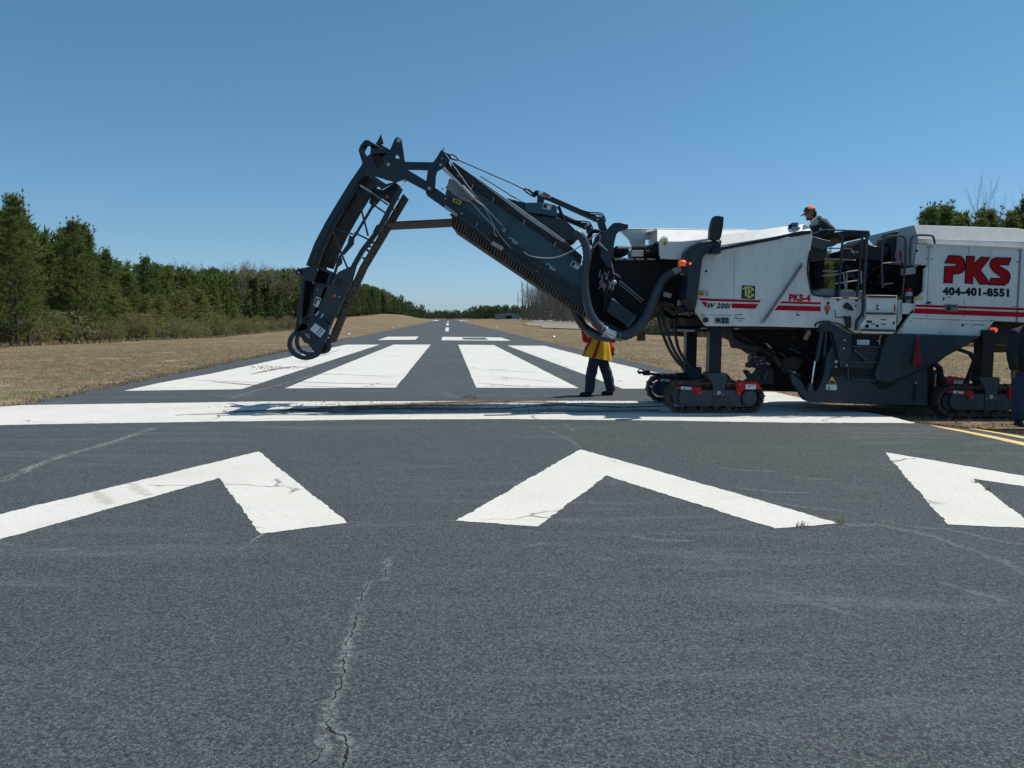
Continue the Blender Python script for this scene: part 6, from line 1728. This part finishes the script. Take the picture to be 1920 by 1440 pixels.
# right side
for row in range(3):
    t_ = 44.0 + row * 1.3
    while t_ < 150:
        s_ = 36.0 + row * 4.0 + rr.uniform(-1.3, 1.3); p = W_(s_, t_); p.z = zground(s_, t_); u, v = proj(p)
        if u < 1150: break
        h = (P(u, interp(u, TOPR), p.y).z - p.z) * rr.uniform((.88, .96, 1.0)[row], (1.0, 1.05, 1.08)[row])
        if u < 2250: plant('pine_tree', PN, npn, p, max(4, h), 10, 'bushy green pine in the wood behind the machine', 'tree', 'pines behind the machine', rr, rr.uniform(.95, 1.2)); npn += 1
        t_ += 2.9
for k in range(22):
    t_ = 48 + k * 4.6; s_ = 32.5 + rr.uniform(-1, 1); p = W_(s_, t_); p.z = zground(s_, t_)
    plant('bush', BU, k, p, rr.uniform(1.4, 3.0), 2.4, 'dark scrubby bush at the foot of the wood behind the machine', 'bush', 'scrub behind the machine', rr, 1.2, crown='foliage', trunk='stems')
for u, v, tt, lab_ in ((1822, 305, 66, 'tall leafless tree rising high above the pines behind the machine'), (1891, 330, 70, 'thin leafless tree rising beside the spired pine'), (1590, 428, 85, 'bare budding tree seen through the operator platform railing')):
    p = P(u, 600, tt); s_ = p.dot(RN); t2 = p.dot(RD); p.z = zground(s_, t2)
    plant('leafless_tree', BR if u > 1700 else BB, int(u), p, (P(u, v, tt).z - p.z), 15, lab_, 'tree', None, rr, .75)
for u, v, tt, lab_ in ((1915, 358, 60, 'pine with a thin pointed spire at the right edge of the wood'), (1738, 374, 60, 'pine with clumped tips above the left end of the engine hood'), (1762, 375, 61, 'pine with paired tips between the first clump and the leafless tree')):
    p = P(u, 600, tt); s_ = p.dot(RN); t2 = p.dot(RD); p.z = zground(s_, t2)
    plant('pine_tree', PN, npn + 1, p, P(u, v, tt).z - p.z, 10, lab_, 'tree', None, rr, .9); npn += 1
for k in range(64):      # grove of slim bare trunks beyond the gravel
    t_ = 158 + 165 * (k / 64) + rr.uniform(-3, 3); s_ = 31.5 + rr.uniform(0, 15); p = W_(s_, t_); p.z = zground(s_, t_); u, v = proj(p)
    if u < 978: continue
    vt = interp(u, [(978, 545), (990, 533), (1010, 530), (1060, 530), (1110, 530), (1200, 540)])
    plant('bare_tree', BR + BB, rr.randrange(6), p, max(8, (P(u, vt, p.y).z - p.z) * rr.uniform(.85, 1.05)), 14.5, 'slim bare tree in the grove right of the far runway', 'tree', 'bare grove right of the runway', rr, .8)

# the plantation behind the individually planted front rows
sp = Soup(); rr = random.Random(55)
def cheap(p, h, w_, n=40, k_=1.0):
    sp.limb(p, p + Vector((0, 0, h * .85)), .09, .04, 1, 3)
    for _ in range(n):
        f = rr.uniform(.1, 1); a = rr.random() * 6.28; r = w_ * (1 - f) ** .6 * rr.uniform(.3, 1)
        sp.tuft(p + Vector((r * math.cos(a), r * math.sin(a), h * f * .93)), Vector((.0, 0, 1)), h * .085 * k_, h * .022 * k_, 4 if n < 60 else 7, rr, 0, .6)
for k in range(760):
    f = rr.random() ** 1.2; t_ = 70 + 520 * f; s_ = -(36.5 + rr.uniform(0, 16)); p = W_(s_, t_); p.z = zground(s_, t_); u, v = proj(p)
    if u < -60: continue
    cheap(p, min(17, max(5, (P(u, interp(u, TOPL), p.y).z - p.z) * rr.uniform(.9, 1.04))), rr.uniform(1.0, 1.6) * (1 + .6 * f))
for k in range(70):
    t_ = 42 + 42 * rr.random(); s_ = -(37.5 + rr.uniform(0, 8)); p = W_(s_, t_); p.z = zground(s_, t_); u, v = proj(p)
    if u < -120: continue
    cheap(p, max(5, (P(u, interp(u, TOPL), p.y).z - p.z) * rr.uniform(.84, 1.03)), rr.uniform(1.2, 1.9), 190, .5)
for k in range(150):
    t_ = 50 + 70 * rr.random(); s_ = 39 + rr.uniform(0, 12); p = W_(s_, t_); p.z = zground(s_, t_); u, v = proj(p)
    if u < 1240: continue
    cheap(p, max(4, (P(u, interp(u, TOPR), p.y).z - p.z) * rr.uniform(.9, 1.05)), rr.uniform(1.0, 1.6), 110, .6)
pl = link_mesh('pine_plantation', sp.mesh('pine_plantation', [M['pine'], M['bark']]), []); tag(pl, 'dense mass of pines filling the woods behind the front rows', 'woods', kind='stuff')
sp = Soup()
for k in range(2600):
    t_ = 185 + 150 * rr.random(); s_ = 31 + 18 * rr.random(); z = zground(s_, t_); sp.tuft(W_(s_, t_, z + rr.uniform(.1, 13.0) * rr.random()), Vector((0, 0, 1)), .8, .10, 5, rr, 0, .9)
for k in range(520):
    t_ = 190 + 150 * rr.random(); s_ = 30.5 + 18 * rr.random(); z = zground(s_, t_); q = W_(s_, t_, z - .2); e = q + Vector((rr.gauss(0, .5), rr.gauss(0, .5), rr.uniform(11, 16.5))); sp.limb(q, e, .14, .04, 1, 3)
    for _ in range(8): m_ = q.lerp(e, rr.uniform(.4, .95)); sp.limb(m_, m_ + Vector((rr.gauss(0, 1.2), rr.gauss(0, 1.2), rr.uniform(.8, 2.2))), .03, .012, 1, 3)
bg_ = link_mesh('brown_thicket', sp.mesh('brown_thicket', [M['bud'], M['greybark']]), []); tag(bg_, 'brown leafless thicket of thin stems behind the bare grove', 'woods', kind='stuff')

# far masses that read as one wood
sp = Soup(); rr = random.Random(5)
def fartree(p, h, w_):
    sp.limb(p, p + Vector((0, 0, h * .6)), .3, .15, 1, 3)
    for _ in range(34):
        f = rr.uniform(.12, 1); a = rr.random() * 6.28; r = w_ * (1 - f) ** .5 * rr.uniform(.2, 1)
        sp.tuft(p + Vector((r * math.cos(a), r * math.sin(a), h * f * .93)), Vector((0, 0, 1)), h * .15, h * .06, 3, rr, 0, .9)
for t_, s0, s1, n, h in ((640, -37, -75, 34, 15), (700, -36, -80, 40, 15), (760, -34, -80, 44, 14.5), (850, -33, -100, 56, 15), (1000, -30, -110, 60, 16), (1250, -110, 110, 180, 14), (1500, -100, 120, 120, 15),
                         (900, 24, 95, 80, 13.5), (780, 27, 60, 46, 12.5), (820, 34, 120, 60, 13), (640, 60, 110, 50, 10), (560, 62, 100, 40, 11)):
    for k in range(n):
        s_ = s0 + (s1 - s0) * (k + rr.random()) / n; tt = t_ + rr.uniform(-25, 25); p = W_(s_, tt); p.z = zground(s_, tt) - .5
        fartree(p, h * rr.uniform(.7, 1.2), h * .42)
dw = link_mesh('distant_woods', sp.mesh('distant_woods', [M['farpine'], M['bark']]), []); tag(dw, 'distant dark green woods closing the far end of the runway', 'woods', kind='stuff')
# thicket behind the rows, so no sky shows low between the trunks
sp = Soup(); rr = random.Random(9)
for k in range(2600):
    t_ = 40 + 240 * rr.random() ** 1.3; s_ = -(38 + 13 * rr.random()); z = zground(s_, t_); sp.tuft(W_(s_, t_, z + rr.uniform(.1, 5.0)), Vector((0, 0, 1)), .9, .22, 5, rr, 0 if rr.random() < .6 else 1, .9)
for k in range(1500):
    t_ = 42 + 110 * rr.random(); s_ = (37 + 13 * rr.random()); z = zground(s_, t_); sp.tuft(W_(s_, t_, z + rr.uniform(.1, 4.5)), Vector((0, 0, 1)), .8, .2, 5, rr, 0 if rr.random() < .8 else 1, .9)
th = link_mesh('undergrowth', sp.mesh('undergrowth', [M['pine'], M['brush']]), []); tag(th, 'dark undergrowth filling the woods between the trunks', 'undergrowth', kind='stuff')

# grass: dry tufts over the verges
gmt = bpy.data.materials.new('dry grass blades'); t, b, out = nodes(gmt)
vec = N(t, 'ShaderNodeTexCoord').outputs['Object']
n1 = noise_tex(t, vec, .5, 3, .6); n2 = noise_tex(t, vec, 11, 3, .6)
c = mixc(t, ramp(t, n2, [(.35, 0), (.65, 1)]), (.165, .115, .068), (.35, .26, .16))
c = mixc(t, ramp(t, n1, [(.50, 0), (.62, .8)]), c, (.115, .14, .045))
t.links.new(c, b.inputs['Base Color']); b.inputs['Roughness'].default_value = .8
sp = Soup(); rr = random.Random(4)
def blade(p, h, n=3):
    for _ in range(n):
        d = Vector((rr.gauss(0, .5), rr.gauss(0, .5), 1)).normalized(); sd_ = Vector((rr.gauss(0, 1), rr.gauss(0, 1), 0)).normalized() * h * .10
        sp.tri(p - sd_, p + sd_, p + d * h * rr.uniform(.6, 1.2))
def paved(p):
    s_, t2 = p.dot(RN), p.dot(RD)
    if -8.25 < s_ < 6.95: return True
    if s_ > 0 and p.y < 12.4:
        e = [(6.2, 12.4), (6.9, 11.5), (7.3, 10.98), (9.0, 10.1), (12, 9.2), (30, 7.2), (60, 6)]
        return p.y < interp(p.x, e) + .03
    return False
for k in range(26000):
    t_ = 9 + 50 * rr.random() ** 1.3; s_ = -(8.2 + 26 * rr.random() ** 1.4); sp_t = zground(s_, t_)
    blade(W_(s_, t_, sp_t - .01), rr.uniform(.03, .09))
for k in range(5000):
    t_ = 9 + 60 * rr.random(); s_ = -(8.15 + .5 * rr.random()); blade(W_(s_, t_, zground(s_, t_) - .01), rr.uniform(.04, .11))
for k in range(5000):
    t_ = 9 + 40 * rr.random() ** 1.4; q = rr.random() ** 2; s_ = -(8.0 + q); 
    if noise.noise(Vector((t_ * .7, 0, 5))) > -.1: blade(W_(s_, t_, -.01 if s_ > -8.2 else zground(s_, t_)), rr.uniform(.03, .10))
for k in range(26000):
    t_ = 9.5 + 50 * rr.random() ** 1.8; s_ = 6.9 + 26 * rr.random() ** 1.5; p = W_(s_, t_, 0)
    if paved(p): continue
    p.z = zground(s_, t_) - .01; blade(p, rr.uniform(.03, .09))
for k in range(9000):      # thick tufts where the grass meets the pavement beside the yellow lines
    f = rr.random(); a = interp(f, [(0, 6.3), (.2, 6.9), (.6, 7.6), (1, 9.5)]); yb = interp(a, [(6.2, 12.4), (6.9, 11.5), (7.3, 10.98), (9.0, 10.1), (12, 9.2)])
    p = Vector((a, yb + .02 + abs(rr.gauss(0, .3)), 0)); p.z = zxy(p.x, p.y) - .01; blade(p, rr.uniform(.035, .085))
for k in range(6000):      # tall dead stalks along the foot of the wood
    t_ = 40 + 130 * rr.random(); s_ = -(27.5 + 5 * rr.random()); blade(W_(s_, t_, zground(s_, t_) - .02), rr.uniform(.12, .42), 4)
gr = link_mesh('grass', sp.mesh('grass', [gmt]), []); tag(gr, 'dry brown grass with green patches on both verges of the runway', 'grass', kind='stuff')

# gravel sheet and pale rocks right of the runway
vv, ff = [], []
ss = [19 + i * 1.2 for i in range(24)]; ts = [148 + i * 2.4 for i in range(26)]
for t_ in ts:
    for s_ in ss: vv.append(W_(s_ + math.sin(t_ * .2) * .8, t_, zground(s_, t_) + .12))
for j in range(len(ts) - 1):
    for i in range(len(ss) - 1): a = j * len(ss) + i; ff.append((a, a + 1, a + 1 + len(ss), a + len(ss)))
me = bpy.data.meshes.new('gravel'); me.from_pydata(vv, [], ff)
gv = link_mesh('gravel', me, mat('grey gravel', (.24, .20, .155), .95, dirt=(.19, .145, .10), amt=1.0, scale=.5, bmp=.6)); gv['kind'] = 'structure'
vv, ff = [], []; rr = random.Random(8)
for k in range(150):
    t_ = 232 + rr.uniform(0, 22); s_ = 27 + rr.uniform(0, 14); crumb(W_(s_, t_, zground(s_, t_)), rr.uniform(.2, .6))
me = bpy.data.meshes.new('rocks'); me.from_pydata(vv, [], ff); rk = link_mesh('rocks', me, mat('pale rock', (.5, .48, .44), .9)); tag(rk, 'pale broken rocks heaped before the bare grove', 'rocks', kind='stuff')

# hangar
hp = P(955, 597, 470); hz = zxy(hp.x, hp.y); hp.z = hz
hg = empty('hangar', hp, 'low grey blue metal building far right of the runway end', 'building')
b = MB(); x0, x1 = hp.x - 8.5, hp.x + 6.5
b.prism([[Vector((x0, hp.y, hz - 1)), Vector((x1, hp.y, hz - 1)), Vector((x1, hp.y, hz + 2.6)), Vector((hp.x - 1, hp.y, hz + 3.5)), Vector((x0, hp.y, hz + 2.6))]], 14)
b.build('wall', mat('grey blue cladding', (.20, .24, .27), .5, amt=.3, scale=.5), hg)
b = MB(); b.slab([Vector((x0 - .4, hp.y - .5, hz + 2.7)), Vector((hp.x - 1, hp.y - .5, hz + 3.75)), Vector((x1 + .4, hp.y - .5, hz + 2.7))], [Vector((x0 - .4, hp.y + 15, hz + 2.7)), Vector((hp.x - 1, hp.y + 15, hz + 3.75)), Vector((x1 + .4, hp.y + 15, hz + 2.7))], .15)
b.build('roof', mat('pale metal roof', (.42, .46, .49), .45, amt=.2, scale=.5), hg)
b = MB(); b.prism([[Vector((hp.x - 2, hp.y - .06, hz)), Vector((hp.x + 1.5, hp.y - .06, hz)), Vector((hp.x + 1.5, hp.y - .06, hz + 2.1)), Vector((hp.x - 2, hp.y - .06, hz + 2.1))]], .05); b.build('door', M['void'], hg)

# runway edge lights
first = None
lens = mat('frosted white lens', (.85, .85, .82), .3, amt=.1)
for u, v, lab_ in ((651, 631, ''), (731, 616, ''), (736, 613.6, ''), (769, 606.5, ''), (908, 608, ''), (937, 616, ''), (1013, 637, '')):
    g0 = G(u, v); s_ = g0.dot(RN); t2 = g0.dot(RD); s_ = -9.0 if s_ < 0 else 7.9
    if u > 1000: s_ = 8.2
    c = W_(s_, t2); c.z = zground(s_, t2)
    if first is None:
        k_ = 1.0
        first = empty('runway_light', c, 'white edge light on a short stake in the grass beside the runway', 'runway light', 'edge lights along the runway')
        b = MB(); b.tubew([c, c + VX(0, 0, .20)], .02, n=8, smooth=False); b.build('stake', M['lgrey'], first)
        b = MB(); b.tubew([c + VX(0, 0, .20), c + VX(0, 0, .23), c + VX(0, 0, .30), c + VX(0, 0, .36)], [.06, .11, .10, .04], n=12, smooth=False); b.build('lens', lens, first)
    else:
        r = first.copy(); COL.objects.link(r); r.location = c; ORG[r.name] = c
        for ch in list(first.children): d = ch.copy(); COL.objects.link(d); d.parent = r

# weeds in the pavement joints
def weed(u, v, h, label, n=26, m=None):
    c = G(u, v, .004); s = Soup(); rr = random.Random(int(u))
    for _ in range(n):
        d = Vector((rr.gauss(0, .45), rr.gauss(0, .45), 1)).normalized(); sd_ = Vector((rr.gauss(0, 1), rr.gauss(0, 1), 0)).normalized() * .004; o_ = Vector((rr.gauss(0, .02), rr.gauss(0, .015), 0))
        s.tri(o_ - sd_, o_ + sd_, o_ + d * h * rr.uniform(.5, 1.2))
    o = bpy.data.objects.new('weed', s.mesh('weed', [m or gmt])); COL.objects.link(o); o.location = c; tag(o, label, 'weed')
weed(1501, 988, .06, 'dry weed growing on the lower edge of the middle chevron arm')
weed(1575, 981, .045, 'green weed at the right tip of the middle chevron', 30, M['olive'])
weed(1832, 905, .035, 'dry weed in the inner corner of the right chevron')
weed(1852, 919, .035, 'reddish weed on the inner edge of the right chevron arm', 24, M['brush'])
print('plants', cnt[0])
